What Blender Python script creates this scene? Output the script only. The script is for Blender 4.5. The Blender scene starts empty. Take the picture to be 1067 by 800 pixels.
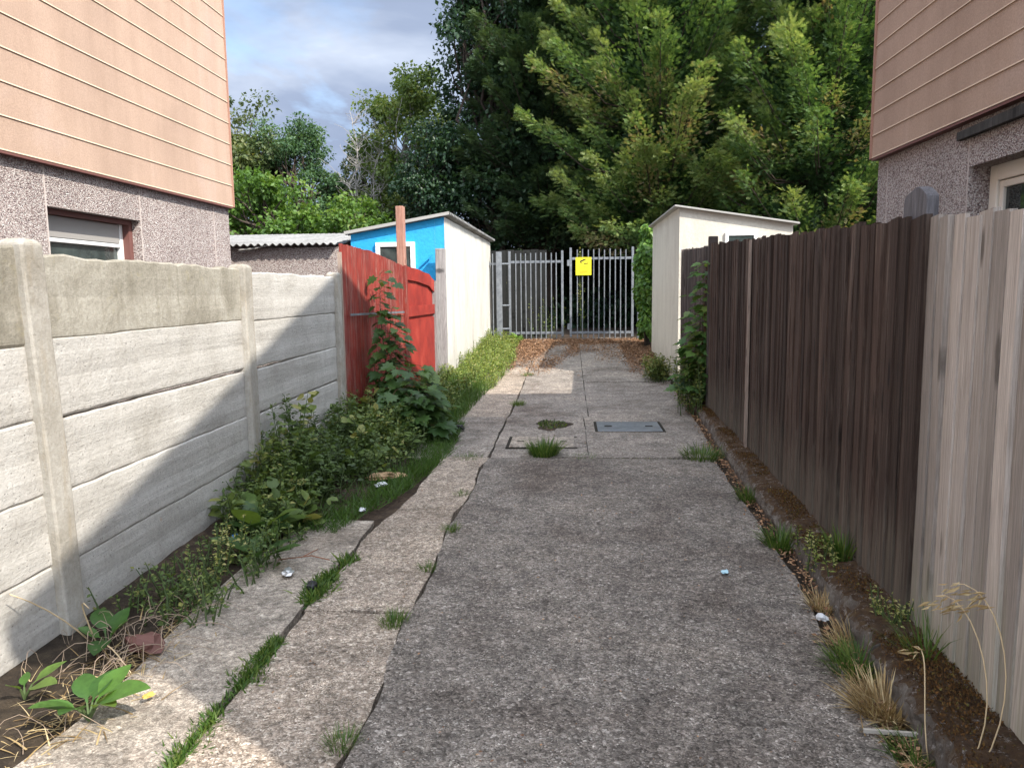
import bpy, math, random
import numpy as np
from mathutils import Vector, Matrix
random.seed(7)
rng = np.random.default_rng(11)
SC = bpy.context.scene
COL = SC.collection
R = math.radians

# ------------------------------------------------------------------ ground profile
def zg(y):
    t = np.clip((np.asarray(y, float) - 10.5) / 8.0, 0, 1)
    return 0.36 * t ** 1.5
def zgf(y): return float(zg(y))
def lerp(a, b, t): return a + (b - a) * t

# ------------------------------------------------------------------ node helper
class T:
    def __init__(s, name, rough=0.9, metal=0.0, spec=0.3):
        s.m = bpy.data.materials.new(name); s.m.use_nodes = True
        s.nt = s.m.node_tree; s.nt.nodes.clear()
        s.out = s.nt.nodes.new('ShaderNodeOutputMaterial')
        s.b = s.nt.nodes.new('ShaderNodeBsdfPrincipled')
        s.nt.links.new(s.b.outputs[0], s.out.inputs[0])
        s.b.inputs['Roughness'].default_value = rough
        s.b.inputs['Metallic'].default_value = metal
        s.b.inputs['Specular IOR Level'].default_value = spec
        tc = s.nt.nodes.new('ShaderNodeTexCoord')
        s.pos = tc.outputs['Object']
    def put(s, sock, v):
        if isinstance(v, bpy.types.NodeSocket): s.nt.links.new(v, sock)
        elif hasattr(sock.default_value, '__len__'):
            v = tuple(v)
            sock.default_value = v + (1.0,) if len(sock.default_value) == 4 and len(v) == 3 else v
        else: sock.default_value = v
    def nd(s, typ, out=0, props=None, **ins):
        n = s.nt.nodes.new(typ)
        for k, v in (props or {}).items(): setattr(n, k, v)
        for k, v in ins.items():
            k = int(k[1:]) if k[0] == 'i' and k[1:].isdigit() else k.replace('_', ' ')
            s.put(n.inputs[k], v)
        return n.outputs[out]
    def scale(s, v, sc):
        return s.nd('ShaderNodeMapping', Vector=v, Scale=sc)
    def noise(s, v, scale, detail=4, rough=.55, dist=0.0):
        return s.nd('ShaderNodeTexNoise', 'Fac', Vector=v, Scale=scale, Detail=detail, Roughness=rough, Distortion=dist)
    def vor(s, v, scale, out='Distance', rand=1.0):
        return s.nd('ShaderNodeTexVoronoi', out, Vector=v, Scale=scale, Randomness=rand)
    def ramp(s, f, stops, interp='LINEAR'):
        n = s.nt.nodes.new('ShaderNodeValToRGB'); cr = n.color_ramp; cr.interpolation = interp
        while len(cr.elements) > 1: cr.elements.remove(cr.elements[-1])
        for i, (p, c) in enumerate(stops):
            e = cr.elements[0] if i == 0 else cr.elements.new(p)
            e.position = p
            c = (c, c, c) if isinstance(c, (int, float)) else c
            e.color = (c[0], c[1], c[2], 1)
        s.nt.links.new(f, n.inputs[0]); return n.outputs[0]
    def mix(s, f, a, b, mode='MIX'):
        n = s.nt.nodes.new('ShaderNodeMixRGB'); n.blend_type = mode
        s.put(n.inputs[0], f); s.put(n.inputs[1], a); s.put(n.inputs[2], b); return n.outputs[0]
    def math(s, op, a, b=0.0):
        n = s.nt.nodes.new('ShaderNodeMath'); n.operation = op
        s.put(n.inputs[0], a); s.put(n.inputs[1], b); return n.outputs[0]
    def sep(s, v, ax):
        return s.nd('ShaderNodeSeparateXYZ', ax, Vector=v)
    def bump(s, h, strength=.5, dist=.01):
        o = s.nd('ShaderNodeBump', Height=h, Strength=strength, Distance=dist)
        s.nt.links.new(o, s.b.inputs['Normal'])
    def color(s, c): s.put(s.b.inputs['Base Color'], c); return s
    def rnd(s):
        return s.nd('ShaderNodeObjectInfo', 'Random')
    def shifted(s):
        """object coordinates moved by a per-object random amount so copies differ"""
        c = s.nd('ShaderNodeCombineXYZ', X=s.math('MULTIPLY', s.rnd(), 37.0), Y=s.math('MULTIPLY', s.rnd(), 91.0), Z=s.math('MULTIPLY', s.rnd(), 53.0))
        return s.nd('ShaderNodeVectorMath', props={'operation': 'ADD'}, i0=s.pos, i1=c)

M = {}
def aggregate(name, stops, base_scale, stain, stain_fac, grit=.6, dark=None):
    t = T(name, .92)
    v = t.nd('ShaderNodeVectorMath', props={'operation': 'ADD'}, i0=t.pos,
             i1=t.nd('ShaderNodeVectorMath', props={'operation': 'SCALE'}, i0=t.nd('ShaderNodeTexNoise', 'Color', Vector=t.pos, Scale=30.0), Scale=.02))
    big = t.ramp(t.sep(t.vor(v, base_scale, 'Color'), 0), stops, 'LINEAR')
    big2 = t.ramp(t.sep(t.vor(v, base_scale * 2.1, 'Color'), 0), stops, 'LINEAR')
    big = t.mix(t.ramp(t.noise(t.pos, 9, 4, .7), [(.40, .15), (.58, 1.0)]), big, big2)
    fine = t.ramp(t.noise(v, base_scale * 2.2, 5, .7), [(.3, .35), (.5, 1.0), (.72, 1.55)])
    c = t.mix(.75, big, fine, 'MULTIPLY')
    patch = t.ramp(t.noise(t.pos, .9, 6, .62, .4), [(.34, stain), (.5, (1, 1, 1)), (.66, (1.3, 1.27, 1.22))])
    c = t.mix(stain_fac, c, patch, 'MULTIPLY')
    mid = t.ramp(t.noise(t.pos, 5.5, 6, .7, .4), [(.33, .5), (.5, 1), (.68, 1.5)])
    c = t.mix(.65, c, mid, 'MULTIPLY')
    c = t.mix(.55, c, t.ramp(t.noise(t.pos, 30, 5, .75, .3), [(.36, .3), (.5, 1), (.64, 1.75)]), 'MULTIPLY')
    spec = t.ramp(t.noise(t.pos, 16, 5, .75, .5), [(.66, 0.0), (.74, 1.0)])
    c = t.mix(t.math('MULTIPLY', spec, .55), c, (.42, .39, .36))
    if dark:
        dk = t.ramp(t.noise(t.pos, 2.1, 7, .7, .8), [(.60, 0.0), (.72, 1.0)])
        c = t.mix(t.math('MULTIPLY', dk, .5), c, dark)
    t.color(c)
    h = t.math('ADD', t.math('MULTIPLY', t.vor(v, base_scale), -1.0), t.noise(t.pos, base_scale * 1.3, 5, .7))
    t.bump(h, grit, .012)
    return t.m
M['drive'] = aggregate('drive_concrete', [(0, (.050, .041, .034)), (.28, (.120, .102, .088)), (.65, (.190, .164, .143)), (.9, (.265, .233, .205)), (1, (.46, .42, .38))], 80, (.62, .56, .53), .8, .75, (.075, .05, .035))
M['path'] = aggregate('path_concrete', [(0, (.095, .072, .056)), (.3, (.21, .166, .13)), (.7, (.30, .242, .193)), (1, (.54, .475, .405))], 85, (.70, .66, .62), .7, .55)
M['pad'] = aggregate('pad_concrete', [(0, (.085, .07, .06)), (.35, (.165, .14, .12)), (.75, (.235, .203, .175)), (1, (.40, .365, .325))], 75, (.6, .55, .52), .85, .5, (.10, .065, .045))
M['edge_slab'] = aggregate('edge_concrete', [(0, (.15, .12, .10)), (.5, (.25, .212, .175)), (1, (.38, .335, .285))], 95, (.55, .5, .46), .8, .4)

def m_soil():
    t = T('soil', 1)
    c = t.ramp(t.noise(t.pos, 11, 8, .75), [(.3, (.022, .015, .011)), (.5, (.055, .038, .027)), (.68, (.11, .078, .054))])
    c = t.mix(.5, c, t.ramp(t.noise(t.pos, .5, 4), [(.4, (.55, .6, .5)), (.6, (1.25, 1.1, 1))]), 'MULTIPLY')
    t.color(c); t.bump(t.noise(t.pos, 28, 8, .75), 1, .03); return t.m
M['soil'] = m_soil()

def m_panel():
    t = T('whitewashed_concrete', .95)
    v = t.shifted()
    lines = t.noise(t.scale(v, (1, .35, 11)), 3.2, 5, .7)
    c = t.ramp(t.noise(v, 2.2, 7, .65, .6), [(.3, (.36, .338, .305)), (.5, (.445, .422, .39)), (.7, (.51, .49, .46))])
    c = t.mix(.38, c, t.ramp(lines, [(.3, .62), (.5, 1), (.7, 1.15)]), 'MULTIPLY')
    spot = t.ramp(t.noise(v, 34, 5, .8), [(.3, .72), (.5, 1), (.7, 1.12)])
    c = t.mix(.6, c, spot, 'MULTIPLY')
    runs = t.ramp(t.noise(t.scale(v, (1, 7, .7)), 2.0, 5, .7, .3), [(.50, 0.0), (.70, 1.0)])
    c = t.mix(t.math('MULTIPLY', runs, .14), c, (.25, .215, .17))
    blot = t.ramp(t.noise(t.scale(v, (1, 1, 2.2)), 2.6, 8, .75, .8), [(.56, 0.0), (.68, 1.0)])
    c = t.mix(t.math('MULTIPLY', blot, .14), c, (.30, .275, .24))
    rust = t.ramp(t.noise(v, 5.5, 2, .4), [(.765, 0.0), (.79, 1.0)])
    c = t.mix(t.math('MULTIPLY', rust, .5), c, (.42, .22, .08))
    pits = t.ramp(t.vor(v, 38), [(.08, .35), (.16, 1)])
    c = t.mix(.5, c, pits, 'MULTIPLY')
    t.color(c)
    h = t.math('ADD', t.math('MULTIPLY', lines, .5), t.math('ADD', t.noise(v, 42, 6, .75), t.math('MULTIPLY', pits, .5)))
    t.bump(h, .7, .012); return t.m
M['panel'] = m_panel()
def m_panel_top():
    t = T('lichen_concrete', .95)
    v = t.shifted()
    c = t.ramp(t.noise(v, 3.0, 7, .7, .6), [(.3, (.20, .18, .14)), (.5, (.32, .295, .245)), (.72, (.44, .415, .36))])
    c = t.mix(.6, c, t.ramp(t.noise(v, 48, 5, .8), [(.3, .6), (.5, 1), (.7, 1.3)]), 'MULTIPLY')
    lich = t.ramp(t.noise(v, 9, 6, .8), [(.58, 0.0), (.70, 1.0)])
    c = t.mix(t.math('MULTIPLY', lich, .45), c, (.33, .29, .16))
    runs = t.ramp(t.noise(t.scale(v, (1, 9, .6)), 2.0, 5, .7, .3), [(.5, 0.0), (.7, 1.0)])
    c = t.mix(t.math('MULTIPLY', runs, .35), c, (.14, .12, .085))
    t.color(c); t.bump(t.noise(v, 45, 7, .8), .7, .012); return t.m
M['panel_top'] = m_panel_top()
def m_post():
    t = T('post_concrete', .95)
    v = t.shifted()
    c = t.ramp(t.noise(v, 4.0, 7, .7), [(.3, (.25, .225, .185)), (.5, (.345, .32, .28)), (.7, (.43, .405, .365))])
    c = t.mix(.55, c, t.ramp(t.noise(v, 55, 5, .8), [(.3, .65), (.5, 1), (.7, 1.25)]), 'MULTIPLY')
    och = t.ramp(t.noise(t.scale(v, (4, 4, .8)), 4, 5, .7), [(.52, 0.0), (.66, 1.0)])
    c = t.mix(t.math('MULTIPLY', och, .3), c, (.28, .215, .13))
    t.color(c); t.bump(t.noise(v, 50, 7, .8), .6, .01); return t.m
M['post'] = m_post()

def m_cladding():
    t = T('salmon_tile_cladding', .85)
    c = t.ramp(t.noise(t.pos, 1.1, 5, .6, .3), [(.35, (.36, .252, .19)), (.55, (.405, .285, .215)), (.7, (.42, .305, .245))])
    c = t.mix(.7, c, t.ramp(t.noise(t.pos, 75, 4, .8), [(.3, .72), (.5, 1), (.7, 1.25)]), 'MULTIPLY')
    c = t.mix(.35, c, t.ramp(t.noise(t.scale(t.pos, (1, 3.0, .35)), 1.6, 4, .6), [(.35, (.78, .74, .72)), (.6, (1.1, 1.1, 1.12))]), 'MULTIPLY')
    sc = t.ramp(t.noise(t.scale(t.pos, (1, 1, .4)), 9, 2, .4), [(.80, 0.0), (.83, 1.0)])
    c = t.mix(t.math('MULTIPLY', sc, .6), c, (.12, .08, .06))
    t.color(c); t.bump(t.noise(t.pos, 110, 4, .8), .5, .006); return t.m
M['cladding'] = m_cladding()
M['lit_clad_lip'] = T('lit_cladding_lip', .8).color((.52, .39, .285)).m  # paler than the boards: light caught on the lip edges, put in as colour
M['clad_edge'] = T('cladding_edge', .8).color((.34, .19, .14)).m
def m_pebble():
    t = T('pebbledash', .85)
    cell = t.vor(t.pos, 112, 'Color')
    c = t.ramp(t.sep(cell, 0), [(0, (.14, .10, .10)), (.12, (.25, .18, .17)), (.3, (.40, .315, .29)), (.55, (.50, .42, .39)), (.8, (.60, .535, .50)), (1, (.72, .68, .64))])
    d = t.vor(t.pos, 112)
    c = t.mix(.75, c, t.ramp(d, [(.3, 1.0), (.8, .5)]), 'MULTIPLY')
    c = t.mix(.4, c, t.ramp(t.noise(t.pos, 1.5, 5, .6), [(.35, .78), (.65, 1.15)]), 'MULTIPLY')
    t.color(c); t.bump(t.math('MULTIPLY', d, -1.0), 1.0, .012); return t.m
M['pebble'] = m_pebble()
M['joint'] = T('wall_joint', .9).color((.45, .39, .36)).m

def wood(name, lo, mid, hi, weather, wfac, foot=None, grain=1.0):
    t = T(name, .85)
    v = t.shifted()
    g = t.noise(t.scale(v, (9, 9, .55)), 5.5, 6, .72, 1.2)
    c = t.ramp(g, [(.28, lo), (.5, mid), (.74, hi)])
    c = t.mix(.55, c, t.ramp(t.noise(t.scale(v, (26, 26, 1.1)), 6, 5, .8, .4), [(.3, .4), (.5, 1), (.72, 1.6)]), 'MULTIPLY')
    w = t.math('MULTIPLY', t.ramp(t.noise(t.scale(v, (16, 16, .7)), 2.6, 6, .8, .8), [(.50, 0.0), (.62, 1.0)]), t.ramp(t.noise(t.scale(v, (1, 1, .5)), 2.2, 4, .6), [(.40, .25), (.62, 1.0)]))
    c = t.mix(t.math('MULTIPLY', w, wfac), c, weather)
    tone = t.ramp(t.rnd(), [(0, .5), (.5, 1), (1, 1.5)])
    c = t.mix(.75, c, tone, 'MULTIPLY')
    kn = t.vor(t.scale(v, (2, 9.0, 4.2)), 1.0)
    k = t.ramp(t.math('ADD', kn, t.math('MULTIPLY', t.noise(v, 40, 3), .08)), [(.15, 1.0), (.25, .0)])
    c = t.mix(t.math('MULTIPLY', k, .8), c, tuple(x * .35 for x in lo))
    if foot:
        z = t.sep(t.pos, 2)
        f = t.ramp(t.math('ADD', z, t.math('MULTIPLY', t.noise(t.scale(v, (9, 9, 1.2)), 3, 5, .7), .9)), [(.46, 1.0), (.74, 0.0)])
        c = t.mix(t.math('MULTIPLY', f, .42), c, foot)
    t.color(c)
    t.bump(t.math('ADD', g, t.noise(t.scale(v, (30, 30, 1.5)), 6, 5, .8)), .5 * grain, .008); return t.m
M['wood_dark'] = wood('dark_stained_wood', (.021, .012, .0085), (.052, .031, .023), (.095, .063, .048), (.215, .168, .138), .65, (.21, .185, .145))
M['wood_far'] = wood('weathered_brown_wood', (.05, .038, .034), (.09, .070, .063), (.15, .12, .108), (.22, .20, .19), .6, (.2, .18, .15))
M['wood_light'] = wood('silvered_wood', (.25, .21, .18), (.40, .35, .31), (.52, .465, .415), (.26, .225, .20), .55, (.30, .30, .20), .8)
M['wood_grey'] = wood('grey_wood', (.12, .11, .11), (.2, .185, .18), (.30, .28, .27), (.36, .33, .30), .5)
M['wood_slate'] = wood('slate_grey_wood', (.05, .048, .052), (.09, .086, .094), (.15, .145, .155), (.22, .21, .215), .4)
M['wood_batten'] = wood('pale_batten', (.25, .18, .15), (.36, .28, .23), (.45, .36, .30), (.30, .25, .22), .4)
M['wood_black'] = wood('tarred_board', (.02, .018, .017), (.045, .042, .04), (.09, .085, .08), (.24, .23, .215), .45)
M['wood_shade'] = wood('shade_black_board', (.006, .006, .006), (.012, .012, .011), (.02, .02, .018), (.03, .03, .028), .3)  # near black: tree shade on the board fence put into the wood colour
M['wood_red'] = wood('red_brown_post', (.17, .085, .065), (.27, .135, .10), (.35, .20, .15), (.30, .23, .19), .5)
def m_red(name, wear, dk=1.0):
    t = T(name, .7)
    v = t.shifted()
    c = t.ramp(t.noise(v, 3.0, 5, .6), [(.35, (.19 * dk, .018, .014)), (.6, (.29 * dk, .030, .020)), (.75, (.36 * dk, .055, .038))])
    g = t.noise(t.scale(v, (8, 8, .8)), 3.2, 7, .78, .7)
    w = t.ramp(g, [(.62 - wear, 0.0), (.72 - wear * .6, 1.0)])
    w = t.math('MULTIPLY', w, t.ramp(t.noise(v, 1.8, 4, .6), [(.34, .35), (.58, 1.0)]))
    c = t.mix(w, c, t.ramp(t.noise(t.scale(v, (20, 20, 1)), 5, 4), [(.3, (.13, .07, .06)), (.7, (.34, .20, .16))]))
    t.color(c); t.bump(g, .5, .006); return t.m
M['red'] = m_red('bright_red_paint', .02)
M['red_worn'] = m_red('worn_red_paint', .13, .80)

def stucco(name, col, dirt, dfac, sc=26, st=.45):
    t = T(name, .9)
    c = t.mix(t.math('MULTIPLY', t.ramp(t.noise(t.scale(t.pos, (1.5, 1.5, .6)), 1.7, 7, .7, .5), [(.44, 0.0), (.72, 1.0)]), dfac), col, dirt)
    c = t.mix(.4, c, t.ramp(t.noise(t.pos, 20, 5, .7), [(.3, .8), (.7, 1.15)]), 'MULTIPLY')
    spl = t.ramp(t.math('ADD', t.sep(t.pos, 2), t.math('MULTIPLY', t.noise(t.scale(t.pos, (3, 3, 1)), 2.2, 6, .7), .9)), [(.50, 1.0), (.95, 0.0)])
    c = t.mix(t.math('MULTIPLY', spl, .55), c, tuple(x * .8 for x in dirt))
    t.color(c); t.bump(t.noise(t.pos, sc, 6, .7), st, .015); return t.m
M['white_render'] = stucco('white_render', (.56, .54, .50), (.34, .31, .27), .6)
M['cream_render'] = stucco('cream_render', (.60, .565, .49), (.38, .34, .28), .5)
M['blue_render'] = stucco('blue_render', (.025, .33, .68), (.05, .38, .66), .6, 12, .6)
def m_roof():
    t = T('corrugated_cement', .9)
    c = t.ramp(t.noise(t.pos, 2.3, 7, .7), [(.3, (.13, .125, .12)), (.5, (.21, .205, .20)), (.7, (.31, .30, .29))])
    c = t.mix(t.math('MULTIPLY', t.ramp(t.noise(t.pos, 7, 5, .8), [(.56, 0.0), (.68, 1.0)]), .5), c, (.10, .10, .06))
    t.color(c); t.bump(t.noise(t.pos, 40, 5, .8), .4, .008); return t.m
M['corrugated'] = m_roof()
M['roof_tile'] = T('roof_tile', .9).color((.14, .085, .065)).m
M['fascia'] = T('grey_edge', .7).color((.35, .34, .32)).m
def m_steel():
    t = T('galvanised_steel', .55, .3, .4)
    c = t.ramp(t.noise(t.pos, 12, 6, .7), [(.3, (.11, .12, .14)), (.5, (.17, .182, .20)), (.7, (.24, .252, .27))])
    c = t.mix(t.math('MULTIPLY', t.ramp(t.noise(t.pos, 7, 5, .8), [(.62, 0.0), (.75, 1.0)]), .5), c, (.18, .12, .08))
    t.color(c); t.bump(t.noise(t.pos, 30, 4), .15, .004); return t.m
M['steel'] = m_steel()
M['upvc'] = T('white_plastic', .35, 0, .5).color((.80, .80, .78)).m
M['cream_upvc'] = T('cream_plastic', .4, 0, .5).color((.78, .73, .64)).m
M['grey_panel'] = T('grey_panel', .5).color((.30, .285, .27)).m
M['brown_frame'] = T('brown_jamb', .6).color((.16, .07, .06)).m
def m_glass():
    t = T('window_glass', .04, 0, .8)
    t.color(t.ramp(t.noise(t.pos, 3, 4, .6), [(.4, (.012, .018, .018)), (.65, (.05, .065, .062))])); return t.m
M['glass'] = m_glass()
M['yellow'] = T('yellow_sign', .5, 0, .4).color((.82, .70, .02)).m
M['black'] = T('black_print', .6).color((.02, .02, .02)).m
M['faded'] = T('faded_print', .6).color((.20, .16, .02)).m
def m_moss():
    t = T('moss', 1)
    c = t.ramp(t.noise(t.pos, 16, 8, .8), [(.3, (.022, .012, .006)), (.48, (.075, .036, .013)), (.6, (.12, .062, .02)), (.74, (.10, .085, .025))])
    t.color(c); t.bump(t.noise(t.pos, 60, 8, .8), 1, .03); return t.m
M['moss'] = m_moss()
def m_kerb():
    t = T('kerb_concrete', .95)
    c = t.ramp(t.noise(t.pos, 10, 8, .75), [(.3, (.07, .055, .045)), (.5, (.16, .135, .115)), (.68, (.27, .245, .215))])
    n = t.sep(t.nd('ShaderNodeNewGeometry', 'Normal'), 2)
    mo = t.ramp(t.math('ADD', t.math('MULTIPLY', n, .5), t.noise(t.pos, 8, 7, .8)), [(.66, 0.0), (.88, 1.0)])
    c = t.mix(t.math('MULTIPLY', mo, .92), c, t.ramp(t.noise(t.pos, 24, 8, .8), [(.3, (.022, .012, .006)), (.5, (.065, .031, .011)), (.7, (.12, .07, .024))]))
    pale = t.ramp(t.noise(t.pos, 26, 5, .8), [(.56, 0.0), (.64, 1.0)])
    c = t.mix(t.math('MULTIPLY', pale, .55), c, (.40, .37, .35))
    t.color(c); t.bump(t.noise(t.pos, 32, 8, .8), 1, .03); return t.m
M['kerb'] = m_kerb()
def m_metal_cover():
    t = T('cover_metal', .45, .55, .5)
    c = t.ramp(t.noise(t.pos, 9, 6, .7), [(.3, (.14, .15, .165)), (.6, (.25, .265, .29)), (.75, (.36, .37, .39))])
    t.color(c)
    chk = t.nd('ShaderNodeTexChecker', 'Fac', Vector=t.pos, Scale=45.0)
    t.bump(chk, .5, .004); return t.m
M['cover_metal'] = m_metal_cover()
M['hole'] = T('dark_hole', 1).color((.02, .017, .012)).m
def plain(name, c, r=.7): M[name] = T(name, r).color(c).m
plain('white_paper', (.55, .56, .58)); plain('card', (.40, .26, .15)); plain('blue_scrap', (.40, .60, .68)); plain('orange_twig', (.20, .085, .05))
plain('blue_cap', (.03, .18, .5), .4); plain('black_plastic', (.015, .015, .017), .4); plain('brick_red', (.13, .06, .05)); plain('dead_leaf', (.55, .33, .08)); plain('dry_stick', (.36, .33, .29))
M['foil'] = T('crumpled_foil', .35, .7, .5).color((.55, .55, .56)).m
def m_bark(name, a, b):
    t = T(name, .95); g = t.noise(t.scale(t.pos, (6, 6, 1)), 4, 6, .75)
    t.color(t.ramp(g, [(.3, a), (.7, b)])); t.bump(g, .8, .03); return t.m
M['bark'] = m_bark('bark', (.03, .022, .018), (.10, .075, .06))
M['bark_pale'] = m_bark('pale_bark', (.20, .18, .165), (.42, .39, .36))
M['stem'] = T('green_stem', .7).color((.06, .09, .03)).m
M['stem_red'] = T('reddish_stem', .7).color((.13, .07, .04)).m
M['straw_brown'] = T('brown_straw', .8).color((.30, .225, .165)).m
M['straw'] = T('dry_straw', .8).color((.50, .38, .23)).m

def leafmat(name, stops, trans=.35, rough=.5):
    t = T(name, rough, 0, .35)
    a = t.nd('ShaderNodeAttribute', 'Fac', props={'attribute_name': 'tint'})
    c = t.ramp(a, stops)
    c = t.mix(.6, c, t.ramp(t.noise(t.pos, 38, 4, .7), [(.3, .62), (.5, 1), (.7, 1.3)]), 'MULTIPLY')
    t.color(c)
    tr = t.nd('ShaderNodeBsdfTranslucent', 0, Color=t.mix(1.0, c, (1.25, 1.2, .6), 'MULTIPLY'))
    ms = t.nd('ShaderNodeMixShader', 0, i0=trans, i1=t.b.outputs[0], i2=tr)
    t.nt.links.new(ms, t.out.inputs[0]); return t.m
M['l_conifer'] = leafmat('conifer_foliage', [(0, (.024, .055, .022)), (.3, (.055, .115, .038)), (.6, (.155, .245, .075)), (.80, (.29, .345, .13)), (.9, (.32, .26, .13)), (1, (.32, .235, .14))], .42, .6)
M['l_shadeconifer'] = leafmat('shaded_conifer_foliage', [(0, (.022, .046, .022)), (.6, (.055, .098, .04)), (1, (.11, .15, .055))], .3, .6)  # darker copy of the conifer foliage for shaded crowns; shade is in the colour
M['l_oak'] = leafmat('shaded_broad_leaves', [(0, (.016, .04, .02)), (.6, (.036, .075, .03)), (1, (.075, .125, .042))], .3, .4)  # leaf green darkened: shade on these trees and undergrowth put into the colour
M['l_green'] = leafmat('bright_leaves', [(0, (.045, .10, .018)), (.55, (.10, .19, .032)), (1, (.20, .26, .055))], .42)
M['l_olive'] = leafmat('olive_leaves', [(0, (.045, .07, .028)), (.6, (.10, .135, .045)), (1, (.19, .18, .065))], .4)
M['l_birch'] = leafmat('pale_leaves', [(0, (.07, .12, .03)), (.55, (.15, .21, .055)), (1, (.29, .29, .09))], .45)
M['l_feather'] = leafmat('blue_green_leaves', [(0, (.045, .095, .045)), (.6, (.085, .16, .066)), (1, (.16, .21, .08))], .4)
M['l_weed'] = leafmat('weed_leaves', [(0, (.034, .060, .016)), (.5, (.075, .118, .028)), (.85, (.14, .185, .045)), (1, (.24, .23, .07))], .3)
M['l_weed_lit'] = leafmat('lit_weed_leaves', [(0, (.07, .12, .028)), (.5, (.16, .23, .05)), (.85, (.26, .31, .08)), (1, (.40, .37, .16))], .42)  # brighter copy of the weed leaves; sunshine on the verge put into the colour
M['l_dock'] = leafmat('dock_leaves', [(0, (.04, .10, .022)), (.6, (.075, .16, .03)), (1, (.13, .20, .045))], .35, .4)
M['l_maple'] = leafmat('sycamore_leaves', [(0, (.030, .068, .019)), (.6, (.058, .112, .028)), (1, (.13, .19, .04))], .35, .4)
M['l_sapling'] = leafmat('sapling_leaves', [(0, (.04, .10, .03)), (.6, (.085, .17, .045)), (1, (.17, .24, .06))], .42, .4)  # lighter green than the sycamore; light on its top leaves put into the colour
M['l_grass'] = leafmat('grass_blades', [(0, (.035, .08, .014)), (.6, (.075, .14, .024)), (1, (.16, .20, .05))], .35)
M['l_dry'] = leafmat('dry_grass', [(0, (.16, .10, .045)), (.5, (.34, .235, .11)), (1, (.52, .42, .25))], .2, .8)
M['l_ivy'] = leafmat('ivy_leaves', [(0, (.05, .12, .022)), (.6, (.11, .22, .04)), (1, (.19, .30, .06))], .4, .35)
M['l_litter'] = leafmat('needle_litter', [(0, (.08, .042, .026)), (.5, (.25, .13, .07)), (1, (.42, .26, .15))], .05, .95)

# ------------------------------------------------------------------ mesh builder
class MB:
    def __init__(s): s.v = []; s.f = []; s.mi = []
    def add(s, vs, fs, mi=0):
        o = len(s.v); s.v += [tuple(p) for p in vs]
        for f in fs: s.f.append(tuple(i + o for i in f)); s.mi.append(mi)
        return s
    def box(s, x0, x1, y0, y1, z0, z1, mi=0):
        vs = [(x, y, z) for z in (z0, z1) for y in (y0, y1) for x in (x0, x1)]
        return s.add(vs, [(0, 2, 3, 1), (4, 5, 7, 6), (0, 1, 5, 4), (2, 6, 7, 3), (0, 4, 6, 2), (1, 3, 7, 5)], mi)
    def hexa(s, b, t, mi=0):
        """b: 4 bottom corners counter-clockwise, t: the 4 top corners"""
        return s.add(list(b) + list(t), [(3, 2, 1, 0), (4, 5, 6, 7), (0, 1, 5, 4), (1, 2, 6, 5), (2, 3, 7, 6), (3, 0, 4, 7)], mi)
    def bar(s, p0, p1, w, h, mi=0, up=(0, 0, 1)):
        p0, p1, up = Vector(p0), Vector(p1), Vector(up)
        d = (p1 - p0).normalized(); a = d.cross(up)
        if a.length < 1e-4: a = d.cross(Vector((0, 1, 0)))
        a.normalize(); c = a.cross(d)
        q = lambda p: [p + a * (i * w / 2) + c * (j * h / 2) for i, j in ((-1, -1), (1, -1), (1, 1), (-1, 1))]
        return s.hexa(q(p0), q(p1), mi)
    def tube(s, pts, rad, n=8, mi=0, cap=True):
        pts = [Vector(p) for p in pts]; o = len(s.v)
        ref = None
        for i, p in enumerate(pts):
            d = (pts[min(i + 1, len(pts) - 1)] - pts[max(i - 1, 0)]).normalized()
            if ref is None:
                ref = d.orthogonal().normalized()
            a = (ref - d * ref.dot(d)).normalized(); ref = a; b = d.cross(a)
            r = rad[i] if hasattr(rad, '__len__') else rad
            for k in range(n):
                t = 2 * math.pi * k / n
                s.v.append(tuple(p + a * (math.cos(t) * r) + b * (math.sin(t) * r)))
        for i in range(len(pts) - 1):
            for k in range(n):
                s.f.append((o + i * n + k, o + i * n + (k + 1) % n, o + (i + 1) * n + (k + 1) % n, o + (i + 1) * n + k)); s.mi.append(mi)
        if cap:
            s.f.append(tuple(o + k for k in reversed(range(n)))); s.mi.append(mi)
            e = o + (len(pts) - 1) * n
            s.f.append(tuple(e + k for k in range(n))); s.mi.append(mi)
        return s
    def build(s, name, mats, parent=None, smooth=False, bevel=0):
        org = world_of(parent)
        me = bpy.data.meshes.new(name)
        me.from_pydata([tuple(Vector(p) - org) for p in s.v], [], s.f); me.update()
        mats = mats if isinstance(mats, (list, tuple)) else [mats]
        for m in mats: me.materials.append(M[m])
        if len(mats) > 1: me.polygons.foreach_set('material_index', s.mi)
        if smooth: me.polygons.foreach_set('use_smooth', [True] * len(me.polygons))
        o = bpy.data.objects.new(name, me); COL.objects.link(o)
        if parent: o.parent = parent
        if bevel:
            b = o.modifiers.new('Bevel', 'BEVEL'); b.width = bevel; b.segments = 2; b.limit_method = 'ANGLE'
        return o
def world_of(o):
    v = Vector((0, 0, 0))
    while o: v += o.location; o = o.parent
    return v
def tag(o, label, cat, group=None, kind=None):
    o['label'] = label; o['category'] = cat
    if group: o['group'] = group
    if kind: o['kind'] = kind
    return o
def thing(name, label, cat, loc, group=None):
    o = bpy.data.objects.new(name, None); COL.objects.link(o); o.location = loc; o.empty_display_size = .1
    return tag(o, label, cat, group)
def struct(o): o['kind'] = 'structure'; return o
def stuff(o, label, cat): return tag(o, label, cat, kind='stuff')

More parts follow.
